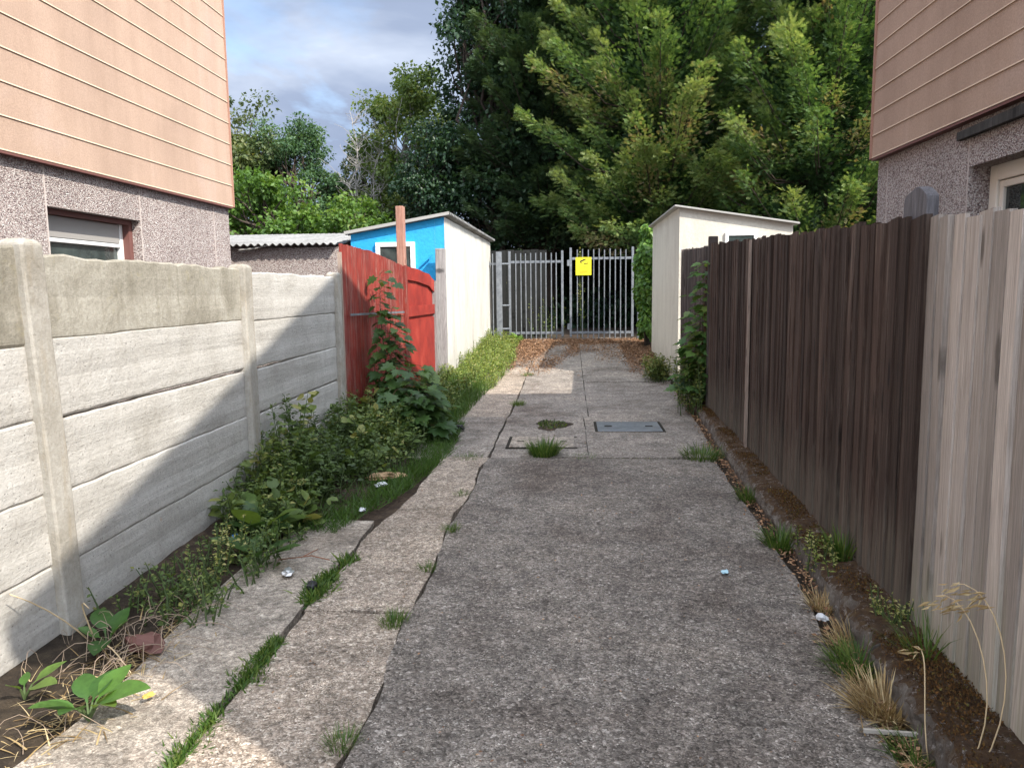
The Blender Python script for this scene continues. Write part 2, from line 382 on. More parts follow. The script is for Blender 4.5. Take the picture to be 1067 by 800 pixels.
# ------------------------------------------------------------------ leaf scattering
def unit(a): return a / np.maximum(np.linalg.norm(a, axis=1, keepdims=True), 1e-9)
TPL = {
 'leaf': ([(0, 0, 0), (.42, .26, .07), (1, 0, -.06), (.42, -.26, .07)], [(0, 2, 1), (0, 3, 2)]),
 'round': ([(0, 0, 0), (.3, .34, .05), (.75, .30, .04), (1, 0, -.05), (.75, -.30, .04), (.3, -.34, .05), (.5, 0, -.02)], [(0, 6, 1), (1, 6, 2), (2, 6, 3), (3, 6, 4), (4, 6, 5), (5, 6, 0)]),
 'blade': ([(0, .5, 0), (0, -.5, 0), (.35, .45, 0), (.35, -.45, 0), (.7, .3, 0), (.7, -.3, 0), (1, .03, 0), (1, -.03, 0)], [(0, 1, 3, 2), (2, 3, 5, 4), (4, 5, 7, 6)]),
}
sv, sf = [(0, .012, 0), (0, -.012, 0), (1, 0, .02)], [(0, 1, 2)]
for u, L in ((.12, .42), (.38, .40), (.66, .28)):
    for q in (1, -1):
        o_ = len(sv); sv += [(u, 0, 0), (u + .10, q * .012, .01), (u + L * .80 + (.03 if q > 0 else 0), q * L * .72, .035)]; sf.append((o_, o_ + 1, o_ + 2))
        sv[o_ + 1] = (u + .26, q * .05, .01)
TPL['spray'] = (sv, sf)
ov = [(t, w) for t, w in ((0, .02), (.12, .03), (.2, .12), (.35, .20), (.55, .22), (.75, .17), (.9, .09), (1, .005))]
TPL['oval'] = ([p for t, w in ov for p in ((t, w, .05 * w / .2 + .012 * math.sin(t * 25)), (t, 0, 0), (t, -w, .05 * w / .2 - .012 * math.sin(t * 25)))],
               [f for i in range(len(ov) - 1) for f in ((3 * i, 3 * i + 1, 3 * i + 4, 3 * i + 3), (3 * i + 1, 3 * i + 2, 3 * i + 5, 3 * i + 4))])
mp = [(0, .0), (.0, .10), (-.12, .36), (.12, .34), (.20, .60), (.36, .40), (.60, .50), (.58, .24), (.76, .24), (.80, .10), (1.02, .0)]
mo = mp[1:] + [(u, -v) for u, v in reversed(mp[1:-1])]
TPL['maple'] = ([(.12, 0, -.03)] + [(u, v, .06 * abs(v)) for u, v in mo], [(0, i + 1, (i + 1) % len(mo) + 1) for i in range(len(mo))])

def scatter(name, kind, P, D, Nn, S, W, mat, parent=None, bend=0.0, tint=None, extra=None):
    tv, tf = TPL[kind]; tv = np.array(tv); tf = np.array(tf)
    n, k, m, c = len(P), len(tv), len(tf), tf.shape[1]
    D = unit(D); L = unit(np.cross(Nn, D)); Nn = np.cross(D, L)
    S = np.broadcast_to(S, (n,))[:, None, None]; W = np.broadcast_to(W, (n,))[:, None, None]
    bend = np.broadcast_to(bend, (n,))[:, None, None]
    u, v, w = tv[None, :, 0:1], tv[None, :, 1:2], tv[None, :, 2:3]
    V = P[:, None] + S * (u * D[:, None] + v * W * L[:, None] + (w + bend * u ** 2) * Nn[:, None])
    V = V.reshape(-1, 3) - np.array(world_of(parent))
    F = (tf[None] + (np.arange(n) * k)[:, None, None]).reshape(-1, c)
    me = bpy.data.meshes.new(name)
    me.vertices.add(len(V)); me.vertices.foreach_set('co', V.astype(np.float32).ravel())
    me.loops.add(F.size); me.loops.foreach_set('vertex_index', F.astype(np.int32).ravel())
    me.polygons.add(len(F)); me.polygons.foreach_set('loop_start', np.arange(0, F.size, c, dtype=np.int32))
    me.polygons.foreach_set('loop_total', np.full(len(F), c, dtype=np.int32))
    if tint is None: tint = rng.random(n)
    a = me.attributes.new('tint', 'FLOAT', 'POINT'); a.data.foreach_set('value', np.repeat(np.clip(tint, 0, 1), k).astype(np.float32))
    me.update(calc_edges=True); me.validate()
    me.materials.append(M[mat])
    o = bpy.data.objects.new(name, me); COL.objects.link(o)
    if parent: o.parent = parent
    return o
def rdir(n, zbias=0.0):
    d = rng.normal(size=(n, 3)); d[:, 2] += zbias; return unit(d)

# ================================================================== SETTING
# ground: one sheet to the horizon
ys = np.concatenate([[-400, -100, -30, -10], np.arange(-4, 22, .5), [24, 30, 50, 120, 500]])
xs = np.concatenate([[-500, -120, -40, -12], np.arange(-6, 6.1, .5), [12, 40, 120, 500]])
g = MB()
gv = [(x, y, zgf(y) - .045 + (.008 * math.sin(x * 7.1 + y * 3) if abs(x) < 6 and 0 < y < 22 else 0)) for y in ys for x in xs]
nx = len(xs)
g.add(gv, [(j * nx + i, j * nx + i + 1, (j + 1) * nx + i + 1, (j + 1) * nx + i) for j in range(len(ys) - 1) for i in range(nx - 1)])
struct(g.build('ground', 'soil', smooth=True))

def strip(name, y0, y1, xl, xr, dz, mat, n=40, cols=8, jit=.012, thick=.08, end_jit=.01):
    b = MB(); rows = n + 1
    r = random.Random(len(name) * 37 + int(y0 * 10) + int((xl(y0) + 5) * 100))
    ph = [r.uniform(0, 6) for _ in range(6)]
    def wob(t, k): return jit * (math.sin(t * 5.1 + ph[k]) + .6 * math.sin(t * 13.7 + ph[k + 1]) + .5 * r.uniform(-1, 1))
    top = []
    for i in range(rows):
        y = lerp(y0, y1, i / n)
        a, c = xl(y) + wob(y, 0), xr(y) + wob(y, 2)
        for j in range(cols + 1):
            x = lerp(a, c, j / cols)
            yy = y + (end_jit * math.sin(x * 9 + ph[4]) if i in (0, n) else 0)
            z = zgf(yy) + dz + .006 * math.sin(x * 2.3 + yy * 1.1 + ph[5])
            top.append((x, yy, z))
    W = cols + 1
    b.add(top, [(i * W + j, i * W + j + 1, (i + 1) * W + j + 1, (i + 1) * W + j) for i in range(n) for j in range(cols)])
    # vertical edges
    loop = [j for j in range(W)] + [i * W + cols for i in range(1, rows)] + [n * W + j for j in range(cols - 1, -1, -1)] + [i * W for i in range(n - 1, 0, -1)]
    base = len(b.v); low = [(b.v[k][0], b.v[k][1], b.v[k][2] - thick) for k in loop]
    b.v += low; L = len(loop)
    for k in range(L):
        b.f.append((loop[k], base + k, base + (k + 1) % L, loop[(k + 1) % L])); b.mi.append(0)
    return struct(b.build(name, mat, smooth=False))
kx = lambda y: float(np.interp(y, [1, 2.55, 4.1, 6.35, 9.75, 13], [1.06, 1.14, 1.27, 1.35, 1.55, 1.66]))   # foot of the kerb
j2 = lambda y: -.745 - .015 * math.sin(y * 1.7) - .02 * math.sin(y * 4.3)
strip('driveway', -3, 6.76, j2, lambda y: kx(max(y, 1)) - .10, .005, 'drive', 160, 10, .008)
strip('path', -3, 3.42, lambda y: -1.255, lambda y: j2(y) - .010, .0, 'path', 60, 4, .007)
strip('path', 3.435, 6.78, lambda y: -1.25 if y < 4.6 else -1.25 + .1 * min(1, y - 4.6), lambda y: j2(y) - .010, .003, 'path', 50, 4, .009)
strip('edging_path', -3, 4.9, lambda y: -1.78 + .03 * math.sin(y * 2.9), lambda y: -1.29, -.004, 'edge_slab', 60, 4, .008)
strip('pavement', 6.80, 9.02, lambda y: -1.5, lambda y: -.745, .004, 'pad', 22, 6, .006)
strip('pavement', 9.035, 14.0, lambda y: -1.6, lambda y: -.735, .0, 'path', 40, 6, .006)
strip('pavement', 6.80, 9.02, lambda y: -.72, lambda y: .165, .008, 'pad', 22, 6, .005)
strip('pavement', 6.80, 9.02, lambda y: .172, lambda y: kx(y) - .06, .005, 'pad', 22, 6, .003)
strip('pavement', 9.035, 18.4, lambda y: -.715, lambda y: .22, .003, 'pad', 70, 6, .003)
strip('pavement', 9.035, 12.2, lambda y: .228, lambda y: kx(y) - .06, .001, 'pad', 30, 6, .003)
strip('pavement', 12.215, 18.4, lambda y: .228, lambda y: 1.6, .004, 'pad', 50, 6, .003)
strip('pavement', 14.015, 18.4, lambda y: -1.6, lambda y: -.735, .0, 'pad', 40, 6, .006)

# kerb: rough concrete edging with moss, in lengths
fx = lambda y: float(np.interp(y, [0, 2.4, 3.2, 6.7, 12.25], [1.33, 1.375, 1.425, 1.555, 1.715]))   # line of the fence foot
from mathutils import noise as mn
def rough_strip(name, y0, y1, xa, xb, za, zb, mat, seed, amp=.015):
    r = random.Random(seed); b = MB(); n = int((y1 - y0) / .014); vs = []
    lean = r.uniform(-.02, .02)
    for i in range(n + 1):
        y = lerp(y0, y1, i / n); A, B = xa(y), xb(y)
        pr = [(A + .006, -.06, 0), (A, za * .2, .4), (A - .002, za * .4, .8), (A + .002, za * .6, 1), (A + .006, za * .8, 1), (A + .018, za * .95, 1), (A + .04, za + .004, .9)]
        pr += [(lerp(A + .04, B, k / 6), lerp(za + .004, zb, k / 6), .8) for k in range(1, 6)] + [(B, zb, .2)]
        endw = max(0, 1 - min(i, n - i) / 4) * .02
        for (x, z, k) in pr:
            p = Vector((x * 1.0, y, z)); q = p + Vector((seed * 3.1, 0, 0))
            d = .020 * mn.fractal(q * 9, .9, 2.1, 4) + .010 * mn.noise(q * 55)
            chip = max(0, mn.noise(q * 5 + Vector((9, 9, 9))) - .25) * .09
            vs.append((x + k * (d * .9 + chip * (z > .03)) + lean * (z / .12), y, z + zgf(y) + k * (d * (.9 if z > za * .9 else .3) - chip * .6 * (z > za * .7) - endw)))
    W = 13
    b.add(vs, [(i * W + j, i * W + j + 1, (i + 1) * W + j + 1, (i + 1) * W + j) for i in range(n) for j in range(W - 1)])
    b.add([vs[j] for j in range(W)] + [(vs[W - 1][0], y0, -.06)], [tuple(reversed(range(W + 1)))])
    b.add([vs[n * W + j] for j in range(W)] + [(vs[n * W + W - 1][0], y1, -.06)], [tuple(range(W + 1))])
    return struct(b.build(name, mat, smooth=False))
yk = 0.2
i = 0
while yk < 11.6:
    L = .93
    off = random.uniform(-.012, .012)
    rough_strip('kerb', yk, min(yk + L - .012, 11.7), lambda y, o=off: kx(y) + o, lambda y: max(kx(y) + .11, fx(y) - .005), .115 + random.uniform(-.012, .012), .125, 'kerb', 3 + i)
    yk += L; i += 1
# moss on the kerb: little cushions
n = 30000
y = 1.6 + 8.9 * rng.random(n) ** 1.5; t = rng.beta(1.6, 1.3, n)
kxv = np.array([kx(a) for a in y]); fxv = np.array([fx(a) for a in y])
x = kxv + .02 + t * np.maximum(fxv - kxv - .02, .08)
P = np.c_[x, y, zg(y) + .118 + .012 * np.sin(y * 5.3)]
dens = (np.sin(y * 3.1) + np.sin(y * 7.7 + x * 9) + rng.normal(size=n) * .5) > -.4
P = P[dens]; n = len(P); P[:, 2] += .004
M['l_moss'] = leafmat('moss_tufts', [(0, (.03, .016, .006)), (.5, (.085, .040, .012)), (.85, (.14, .068, .02)), (1, (.12, .11, .03))], .1, 1)
stuff(scatter('moss', 'leaf', P, rdir(n, 1.2), rdir(n), rng.uniform(.006, .016, n), 1.0, 'l_moss'), 'brown orange moss covering the top of the kerb under the fence', 'moss')

# ================================================================== HOUSES
def house(name, label, xw, s, y0, y1, zc, ze, zr, board, win, frame_mat, blind, yr=None):
    """s=+1: house on the right, its lane wall faces -X"""
    t = thing(name, label, 'house', (xw, (y0 + y1) / 2, 0))
    ym = (y0 + y1) / 2; D = 7.5; yr = yr or ym
    X = lambda d: xw + s * d            # d metres into the house
    wy0, wy1, wz0, wz1 = win
    def bx(b, d0, d1, ya, yb, za, zb, mi=0):
        a, c = sorted((X(d0), X(d1))); b.box(a, c, ya, yb, za, zb, mi)
    w = MB()
    bx(w, .06, .30, y0, wy0, -.3, zc + .1); bx(w, .06, .30, wy1, y1, -.3, zc + .1)
    bx(w, .06, .30, wy0, wy1, -.3, wz0); bx(w, .06, .30, wy0, wy1, wz1, zc + .1)
    bx(w, .30, D, y0, y0 + .25, -.3, zc + .1); bx(w, .30, D, y1 - .25, y1, -.3, zc + .1); bx(w, D - .25, D, y0 + .25, y1 - .25, -.3, zc + .1)
    for yy in (wy0 - .012, wy1 + .012, (wy1 + y1) / 2 + .55, wy0 - 1.6):
        if y0 < yy < y1: bx(w, .057, .0601, yy - .007, yy + .007, .2, zc, 1)
    w.build('lower_wall', ['pebble', 'joint'], t)
    # upper storey: lapped boards on the gable and the end wall
    c = MB()
    s0, s1 = (zr - ze) / (yr - y0), (zr - ze) / (y1 - yr)
    z = zc; k = 0
    while z < zr - .05:
        h = min(board, zr - z)
        def span(zz):
            e = max(0, zz - ze)
            return y0 + e / s0, y1 - e / s1
        a0, a1 = span(z); b0, b1 = span(z + h)
        lip = .010
        xb, xt = X(0), X(.004)
        fs = [(0, 1, 2, 3)] if s < 0 else [(3, 2, 1, 0)]
        c.add([(X(-.004), a0, z), (X(-.004), a1, z), (X(0), a1, z + lip), (X(0), a0, z + lip)], fs, 1)
        c.add([(xb, a0, z + lip), (xb, a1, z + lip), (xt, b1, z + h), (xt, b0, z + h)], fs, 0)
        if z < ze:
            c.add([(X(-.004), y1, z), (X(D), y1, z), (X(D), y1, z + h), (X(.0), y1, z + h)], [(0, 1, 2, 3)], 0)
            c.add([(X(-.004), y0, z), (X(D), y0, z), (X(D), y0, z + h), (X(.0), y0, z + h)], [(0, 1, 2, 3)], 0)
        c.add([(X(-.004), a0, z), (X(-.004), a1, z), (X(.03), a1, z), (X(.03), a0, z)], [(0, 1, 2, 3)], 1)
        z += board; k += 1
    c.build('cladding', ['cladding', 'lit_clad_lip'], t)
    d = MB(); bx(d, .0, .30, y0, y1, zc - .02, zc - .003); d.build('drip_strip', 'brown_frame', t)
    e = MB(); bx(e, -.012, .03, y1 - .004, y1 + .018, zc - .005, ze); e.build('corner_trim', 'clad_edge', t)
    e = MB(); bx(e, -.012, .03, y0 - .018, y0 + .004, zc - .005, ze); e.build('corner_trim', 'clad_edge', t)
    # roof: two slabs, with eaves and a small verge
    rf = MB(); ov = .5; th = .12
    for q in (-1, 1):
        ye = y1 + ov if q > 0 else y0 - ov; zze = ze - ov * (s1 if q > 0 else s0)
        xa, xb = X(-.06), X(D + .1)
        lo = [(xa, ye, zze), (xb, ye, zze), (xb, yr, zr), (xa, yr, zr)]
        if (q > 0) != (s > 0): pass
        rf.hexa(lo, [(p[0], p[1], p[2] + th) for p in lo])
    r = rf.build('roof', 'roof_tile', t)
    # window
    f = MB(); fd = .20 if s < 0 else .19
    jw = .10 if s < 0 else .09
    bx(f, fd, fd + .06, wy0, wy0 + jw, wz0, wz1); bx(f, fd, fd + .06, wy1 - jw, wy1, wz0, wz1)
    bx(f, fd, fd + .06, wy0 + jw, wy1 - jw, wz0, wz0 + .08)
    zt = wz1 if not blind else wz1 - .21
    tb = .10 if not blind else .035
    bx(f, fd, fd + .06, wy0 + jw, wy1 - jw, zt - tb, zt)
    if not blind:
        iy1, iz1 = wy1 - jw - .004, zt - tb - .004
        bx(f, fd + .015, fd + .07, iy1 - .045, iy1, wz0 + .09, iz1); bx(f, fd + .015, fd + .07, wy0 + jw + .004, iy1 - .045, iz1 - .045, iz1)
    fo = f.build('window', frame_mat, t, bevel=.006)
    gl = MB(); bx(gl, fd + .035, fd + .045, wy0 + jw * .5, wy1 - jw * .5, wz0 + .04, zt - .02); gl.build('pane', 'glass', fo)
    if blind:
        bl = MB(); bx(bl, fd - .005, fd + .05, wy0, wy1 - jw - .02, zt + .002, wz1 - .045); bl.build('blind_box', 'grey_panel', fo)
        jb = MB(); bx(jb, fd - .06, fd + .065, wy1 - .055, wy1 - .001, wz0, wz1 - .001); bx(jb, fd - .06, fd + .07, wy0, wy1 - .056, wz1 - .04, wz1 - .001); jb.build('jamb', 'brown_frame', fo)
    rm = MB(); bx(rm, fd + .9, fd + .95, wy0 - .5, wy1 + .5, wz0 - .5, wz1 + .2); rm.build('curtain', 'grey_panel', t)
    return t
lh = house('house', 'salmon clad house on the left over the concrete wall, small white window under brown lintel', -3.80, -1, -.6, 8.65, 2.48, 5.95, 7.6, .2285, (5.55, 6.80, .95, 2.165), 'upvc', True)
rh = house('house', 'salmon clad house on the right above the wooden fence, dark batten nailed under its cladding', 2.52, 1, -.42, 6.80, 2.555, 5.97, 7.41, .178, (3.6, 5.30, 1.0, 2.255), 'cream_upvc', False, 3.9)
b = MB(); b.hexa([(2.535, 4.10, 2.445), (2.575, 4.10, 2.445), (2.575, 5.40, 2.435), (2.535, 5.40, 2.435)], [(2.535, 4.10, 2.52), (2.575, 4.10, 2.52), (2.575, 5.40, 2.49), (2.535, 5.40, 2.49)])
b.build('batten', 'wood_black', rh, bevel=.004)

# ================================================================== CONCRETE PANEL WALL (left)
wall = thing('concrete_wall', 'whitewashed concrete panel wall with posts along the left of the lane', 'wall', (-2.2, 4, 0))
px = lambda y: float(np.interp(y, [0, 3.1, 5.25, 7.55], [-2.16, -2.2, -2.25, -2.285]))
posts = [.92, 3.12, 5.24, 7.50]
for i, y in enumerate(posts):
    b = MB(); x = px(y); w = .065; zt = 1.715 - .03 * (i == 2) - .035 * (i == 3)
    tw = .008 * (-1) ** i
    ring = [(0, 0), (.2, 0), (.5, .004), (.8, -.003), (1.0, 0)]
    lv = []
    for f, j in ring:
        z = lerp(-.2, zt, f)
        ly = -.10 * f if i == 1 else 0
        lv.append([(x - .09 + j, y - w + ly, z), (x + .03 + j, y - w + tw + ly, z), (x + .03 + j, y + w + tw + ly, z), (x - .09 + j, y + w + ly, z)])
    vs = [p for l in lv for p in l]
    fs = [(k * 4 + m, k * 4 + (m + 1) % 4, (k + 1) * 4 + (m + 1) % 4, (k + 1) * 4 + m) for k in range(4) for m in range(4)]
    o = len(vs); y += ly; top = [(x - .07, y - w + .02, zt + .018), (x + .012, y - w + .02, zt + .02), (x + .012, y + w - .02, zt + .016), (x - .07, y + w - .02, zt + .02)]
    fs += [(16 + m, 16 + (m + 1) % 4, o + (m + 1) % 4, o + m) for m in range(4)] + [(o, o + 1, o + 2, o + 3)]
    b.add(vs + top, fs); b.build('post', 'post', wall, bevel=.01)
rp = random.Random(4)
for i in range(3):
    ya, yb = posts[i] + (.0 if i == 1 else .062), posts[i + 1] - .062
    tops = [1.675, 1.315, .968, .643, .325, .015] if i else [1.70, 1.30, .985, .665, .345, .02]
    if i == 2: tops = [1.655, 1.30, .96, .635, .32, .01]
    for k in range(6):
        zt = tops[k]; zb = tops[k + 1] if k < 5 else -.25
        ta, tb_ = rp.uniform(-.008, .008), rp.uniform(-.008, .008)
        off = rp.uniform(-.004, .004) + (.004 if k == 0 else 0)
        n = 26; vs = []; gap = .004
        # slab with a slightly ragged, bevelled edge and faint board marks
        zs = [0, .03, .06, .25, .5, .75, .93, .975, 1]
        dx = [-.008, -.001, 0, .002, -.0025, .0015, 0, -.001, -.008]
        for a in range(n + 1):
            yy = lerp(ya, yb, a / n)
            wob = rp.uniform(-.0035, .0035)
            z0 = zb + (0 if k == 5 else gap) + lerp(ta, tb_, a / n) + wob; z1 = zt + lerp(ta, tb_, a / n) * (k > 0) + rp.uniform(-.003, .003) * (1 + 2 * (k == 0))
            xx = px(yy) - .012 + off
            row = [(xx - .055, yy, z0)] + [(xx + dx[m], yy, lerp(z0, z1, zs[m])) for m in range(9)] + [(xx - .055, yy, z1)]
            vs += row
        W = 11
        b = MB(); b.add(vs, [(a * W + m, (a + 1) * W + m, (a + 1) * W + (m + 1) % W, a * W + (m + 1) % W) for a in range(n) for m in range(W)])
        o = b.build('panel', 'panel_top' if k == 0 and i != 2 else 'panel', wall)

# ================================================================== RED FENCE, POSTS AND GATE
rfx = lambda y: float(np.interp(y, [7.6, 9.9, 11.7], [-2.27, -2.13, -2.03]))
red = thing('red_fence', 'worn red painted fence panel between the concrete wall and the tall post', 'fence', (-2.2, 8.7, 0))
def sheet(ya, yb, ztop, zbot, n, th, fx_, m=1, wob=0.0, seed=1):
    r = random.Random(seed); b = MB(); vs = []
    for a in range(n + 1):
        y = lerp(ya, yb, a / n); x = fx_(y) + (.003 * math.sin(a * 1.9)); zt = ztop(y) + r.uniform(-wob, wob); zb = zbot(y)
        vs += [(x, y, zb), (x, y, zt), (x - th, y, zt), (x - th, y, zb)]
    b.add(vs, [(a * 4 + k, (a + 1) * 4 + k, (a + 1) * 4 + (k + 1) % 4, a * 4 + (k + 1) % 4) for a in range(n) for k in range(4)])
    b.add([vs[k] for k in range(4)], [(0, 1, 2, 3)]); b.add([vs[n * 4 + k] for k in range(4)], [(3, 2, 1, 0)])
    return b
yy = 7.63; k = 0
while yy < 9.80:
    wd = min(.155, 9.84 - yy)
    sheet(yy, yy + wd - .004, lambda y: float(np.interp(y, [7.6, 8.6, 9.85], [1.985, 1.955, 1.835])), lambda y: -.02, 5, .022, lambda y, q=k: rfx(y) + .002 * (q % 2), wob=.006, seed=k).build('board', 'red_worn', red)
    yy += wd; k += 1
b = MB(); b.bar((rfx(7.72) + .045, 7.72, 1.275), (rfx(9.70) + .045, 9.70, 1.245), .012, .022); b.build('latch_bar', 'steel', red)
b = MB(); b.box(-2.295, -2.262, 7.585, 7.625, -.05, 1.9); b.build('edge_strip', 'wood_batten', red)
tp = MB(); tp.hexa([(-2.20, 9.86, -.1), (-2.10, 9.86, -.1), (-2.10, 9.98, -.1), (-2.20, 9.98, -.1)], [(-2.205, 9.85, 2.585), (-2.105, 9.85, 2.585), (-2.105, 9.97, 2.585), (-2.205, 9.97, 2.585)])
tpo = tp.build('gate_post', 'wood_red', bevel=.008)
b = MB(); b.hexa([(-2.205, 9.855, -.1), (-2.092, 9.855, -.1), (-2.092, 9.985, -.1), (-2.205, 9.985, -.1)], [(-2.209, 9.846, 1.80), (-2.096, 9.846, 1.84), (-2.096, 9.976, 1.84), (-2.209, 9.976, 1.80)]); b.build('painted_casing', 'red_worn', tpo)
tag(tpo, 'tall square red brown timber post standing above the red fence', 'post')
gate = thing('red_gate', 'bright red timber gate beside the white garage, its top edge sloping down', 'gate', (-2.08, 10.8, 0))
gx = lambda y: rfx(y) - .012
gtop = lambda y: float(np.interp(y, [9.99, 10.6, 11.3, 11.62], [1.83, 1.81, 1.75, 1.66]))
sheet(10.0, 11.6, lambda y: 1.12, lambda y: .05, 10, .03, gx, seed=3).build('lower_panel', 'red', gate)
sheet(10.0, 11.6, lambda y: gtop(y) - .08, lambda y: 1.0, 10, .03, lambda y: gx(y) - .02, seed=4).build('upper_panel', 'red', gate)
sheet(10.0, 11.62, lambda y: gtop(y), lambda y: gtop(y) - .17, 10, .02, lambda y: gx(y) + .012, wob=.004, seed=5).build('top_rail', 'red', gate)
sheet(10.0, 11.6, lambda y: 1.31, lambda y: 1.17, 10, .02, lambda y: gx(y) + .014, seed=6).build('rail', 'red', gate)
b = MB(); b.box(-2.10, -2.01, 11.60, 11.80, 0, 1.66); b.build('hanging_stile', 'wood_grey', gate)
gp = MB(); gp.hexa([(-2.03, 11.76, -.1), (-1.895, 11.76, -.1), (-1.895, 11.92, -.1), (-2.03, 11.92, -.1)], [(-2.035, 11.76, 2.15), (-1.90, 11.76, 2.15), (-1.90, 11.92, 2.15), (-2.035, 11.92, 2.15)])
tag(gp.build('fence_post', 'wood_grey', bevel=.006), 'grey weathered timber post against the corner of the blue garage', 'post')

# ================================================================== GARAGES
def corr(name, parent, ax0, ax1, bx_, edge, amp=.022, pitch=.146, th=.008):
    """corrugated sheet; ridges run from line a to line b; points given by function edge(u, v)"""
    n = int(abs(ax1 - ax0) / pitch * 8); vs = []
    for v in bx_:
        for i in range(n + 1):
            u = lerp(ax0, ax1, i / n); p = edge(u, v); vs.append((p[0], p[1], p[2] + amp * math.cos(2 * math.pi * (u - ax0) / pitch)))
    m = len(bx_); W = n + 1; b = MB()
    b.add(vs, [(j * W + i, j * W + i + 1, (j + 1) * W + i + 1, (j + 1) * W + i) for j in range(m - 1) for i in range(n)])
    low = [(p[0], p[1], p[2] - th) for p in vs]
    b.add(low, [(j * W + i, (j + 1) * W + i, (j + 1) * W + i + 1, j * W + i + 1) for j in range(m - 1) for i in range(n)])
    for j in (0, m - 1):
        b.add([vs[j * W + i] for i in range(W)] + [low[j * W + i] for i in range(W)], [(i, W + i, W + i + 1, i + 1) for i in range(n)])
    return b.build(name, 'corrugated', parent, smooth=True)
ga = thing('garage', 'garage with bright blue front and white side wall by the lane', 'garage', (-2.6, 15, 0))
sx = lambda y: float(np.interp(y, [12.05, 18.5], [-1.935, -1.87]))
rz = lambda x: 2.645 + (x + 1.93) * .165          # roof falls away from the lane
b = MB(); b.hexa([(-3.42, 12.05, -.2), (-1.935, 12.05, -.2), (-1.935, 12.2, -.2), (-3.42, 12.2, -.2)], [(-3.42, 12.05, rz(-3.42)), (-1.935, 12.05, rz(-1.935)), (-1.935, 12.2, rz(-1.935)), (-3.42, 12.2, rz(-3.42))])
b.build('front_wall', 'blue_render', ga)
n = 14; b = MB(); vs = []
for a in range(n + 1):
    y = lerp(12.047, 18.5, a / n); x = sx(y) + (.006 * math.sin(a * 2.2) if 0 < a else .002)
    vs += [(x + .012 * math.sin(a), y, -.2), (x, y, rz(-1.93)), (x - .15, y, rz(-2.08)), (x - .15, y, -.2)]
b.add(vs, [(a * 4 + k, (a + 1) * 4 + k, (a + 1) * 4 + (k + 1) % 4, a * 4 + (k + 1) % 4) for a in range(n) for k in range(4)])
b.add([(-3.42, 18.35, -.2), (-2.03, 18.35, -.2), (-2.03, 18.35, 2.62), (-3.42, 18.35, 2.38)], [(0, 1, 2, 3)])
b.add([vs[n * 4 + k] for k in range(4)], [(3, 2, 1, 0)])
b.add([(-3.42, 12.2, -.2), (-3.42, 18.35, -.2), (-3.42, 18.35, 2.38), (-3.42, 12.2, 2.38)], [(0, 1, 2, 3)])
b.build('side_wall', 'white_render', ga)
rf = corr('roof', ga, 11.98, 18.6, [-3.5, -2.7, -1.83], lambda u, v: (v + (sx(u) + 1.935), u, rz(v) + .035))
b = MB(); b.hexa([(-3.5, 11.955, rz(-3.5) + .012), (-1.84, 11.955, rz(-1.84) + .012), (-1.84, 11.978, rz(-1.84) + .012), (-3.5, 11.978, rz(-3.5) + .012)], [(-3.5, 11.955, rz(-3.5) + .06), (-1.84, 11.955, rz(-1.84) + .06), (-1.84, 11.978, rz(-1.84) + .06), (-3.5, 11.978, rz(-3.5) + .06)])
b.build('fascia', 'fascia', ga)
b = MB()
for (x0, x1, z0, z1) in ((-3.02, -2.40, 2.20, 2.27), (-3.02, -2.95, 1.6, 2.20), (-2.47, -2.40, 1.6, 2.20)): b.box(x0, x1, 12.0, 12.055, z0, z1)
wn = b.build('window', 'upvc', ga, bevel=.005)
b = MB(); b.box(-2.96, -2.46, 12.02, 12.045, 1.6, 2.21); b.build('pane', 'glass', wn)
b = MB(); b.bar((-2.32, 11.99, 1.90), (-2.12, 11.99, 2.08), .02, .03); b.build('bracket', 'blue_render', ga)

gb = thing('garage', 'low pebbledash garage with corrugated grey roof beside the left house', 'garage', (-5.2, 13, 0))
b = MB(); b.box(-8.5, -3.46, 11.6, 11.8, -.2, 2.19); b.box(-3.6, -3.46, 11.8, 16, -.2, 2.19); b.box(-8.5, -3.6, 15.8, 16, -.2, 2.55); b.build('wall', 'pebble', gb)
corr('roof', gb, -8.6, -3.46, [11.46, 13, 15, 16.1], lambda u, v: (u, v, 2.235 + (v - 11.46) * .105), .018, .112)
b = MB(); b.tube([(-5.0, 11.50, 2.16), (-4.75, 11.5, 2.18), (-4.5, 11.5, 2.23)], .012, 6); b.build('cable', 'fascia', gb)

gc = thing('garage', 'cream rendered garage at the end of the brown fence, right of the steel gate', 'garage', (2.6, 14, 0))
cz = lambda x: 2.735 - (x - 1.7) * .158
b = MB(); n = 10; vs = []
for a in range(n + 1):
    y = lerp(12.26, 16.05, a / n); x = 1.70 + (.006 * math.sin(a * 2.2) if a else 0)
    vs += [(x - .006 * math.sin(a * 1.3), y, -.2), (x, y, cz(1.7)), (x + .15, y, cz(1.85)), (x + .15, y, -.2)]
b.add(vs, [(a * 4 + k, a * 4 + (k + 1) % 4, (a + 1) * 4 + (k + 1) % 4, (a + 1) * 4 + k) for a in range(n) for k in range(4)])
b.add([vs[n * 4 + k] for k in range(4)], [(0, 1, 2, 3)])
b.build('side_wall', 'cream_render', gc)
b = MB(); b.hexa([(1.703, 12.25, -.2), (3.42, 12.25, -.2), (3.42, 12.4, -.2), (1.703, 12.4, -.2)], [(1.703, 12.25, cz(1.703)), (3.42, 12.25, cz(3.42)), (3.42, 12.4, cz(3.42)), (1.703, 12.4, cz(1.703))])
b.box(3.27, 3.419, 12.4, 16, -.2, 2.45); b.box(1.86, 3.27, 15.85, 16, -.2, 2.47); b.build('front_wall', 'cream_render', gc)
b = MB(); e = .05
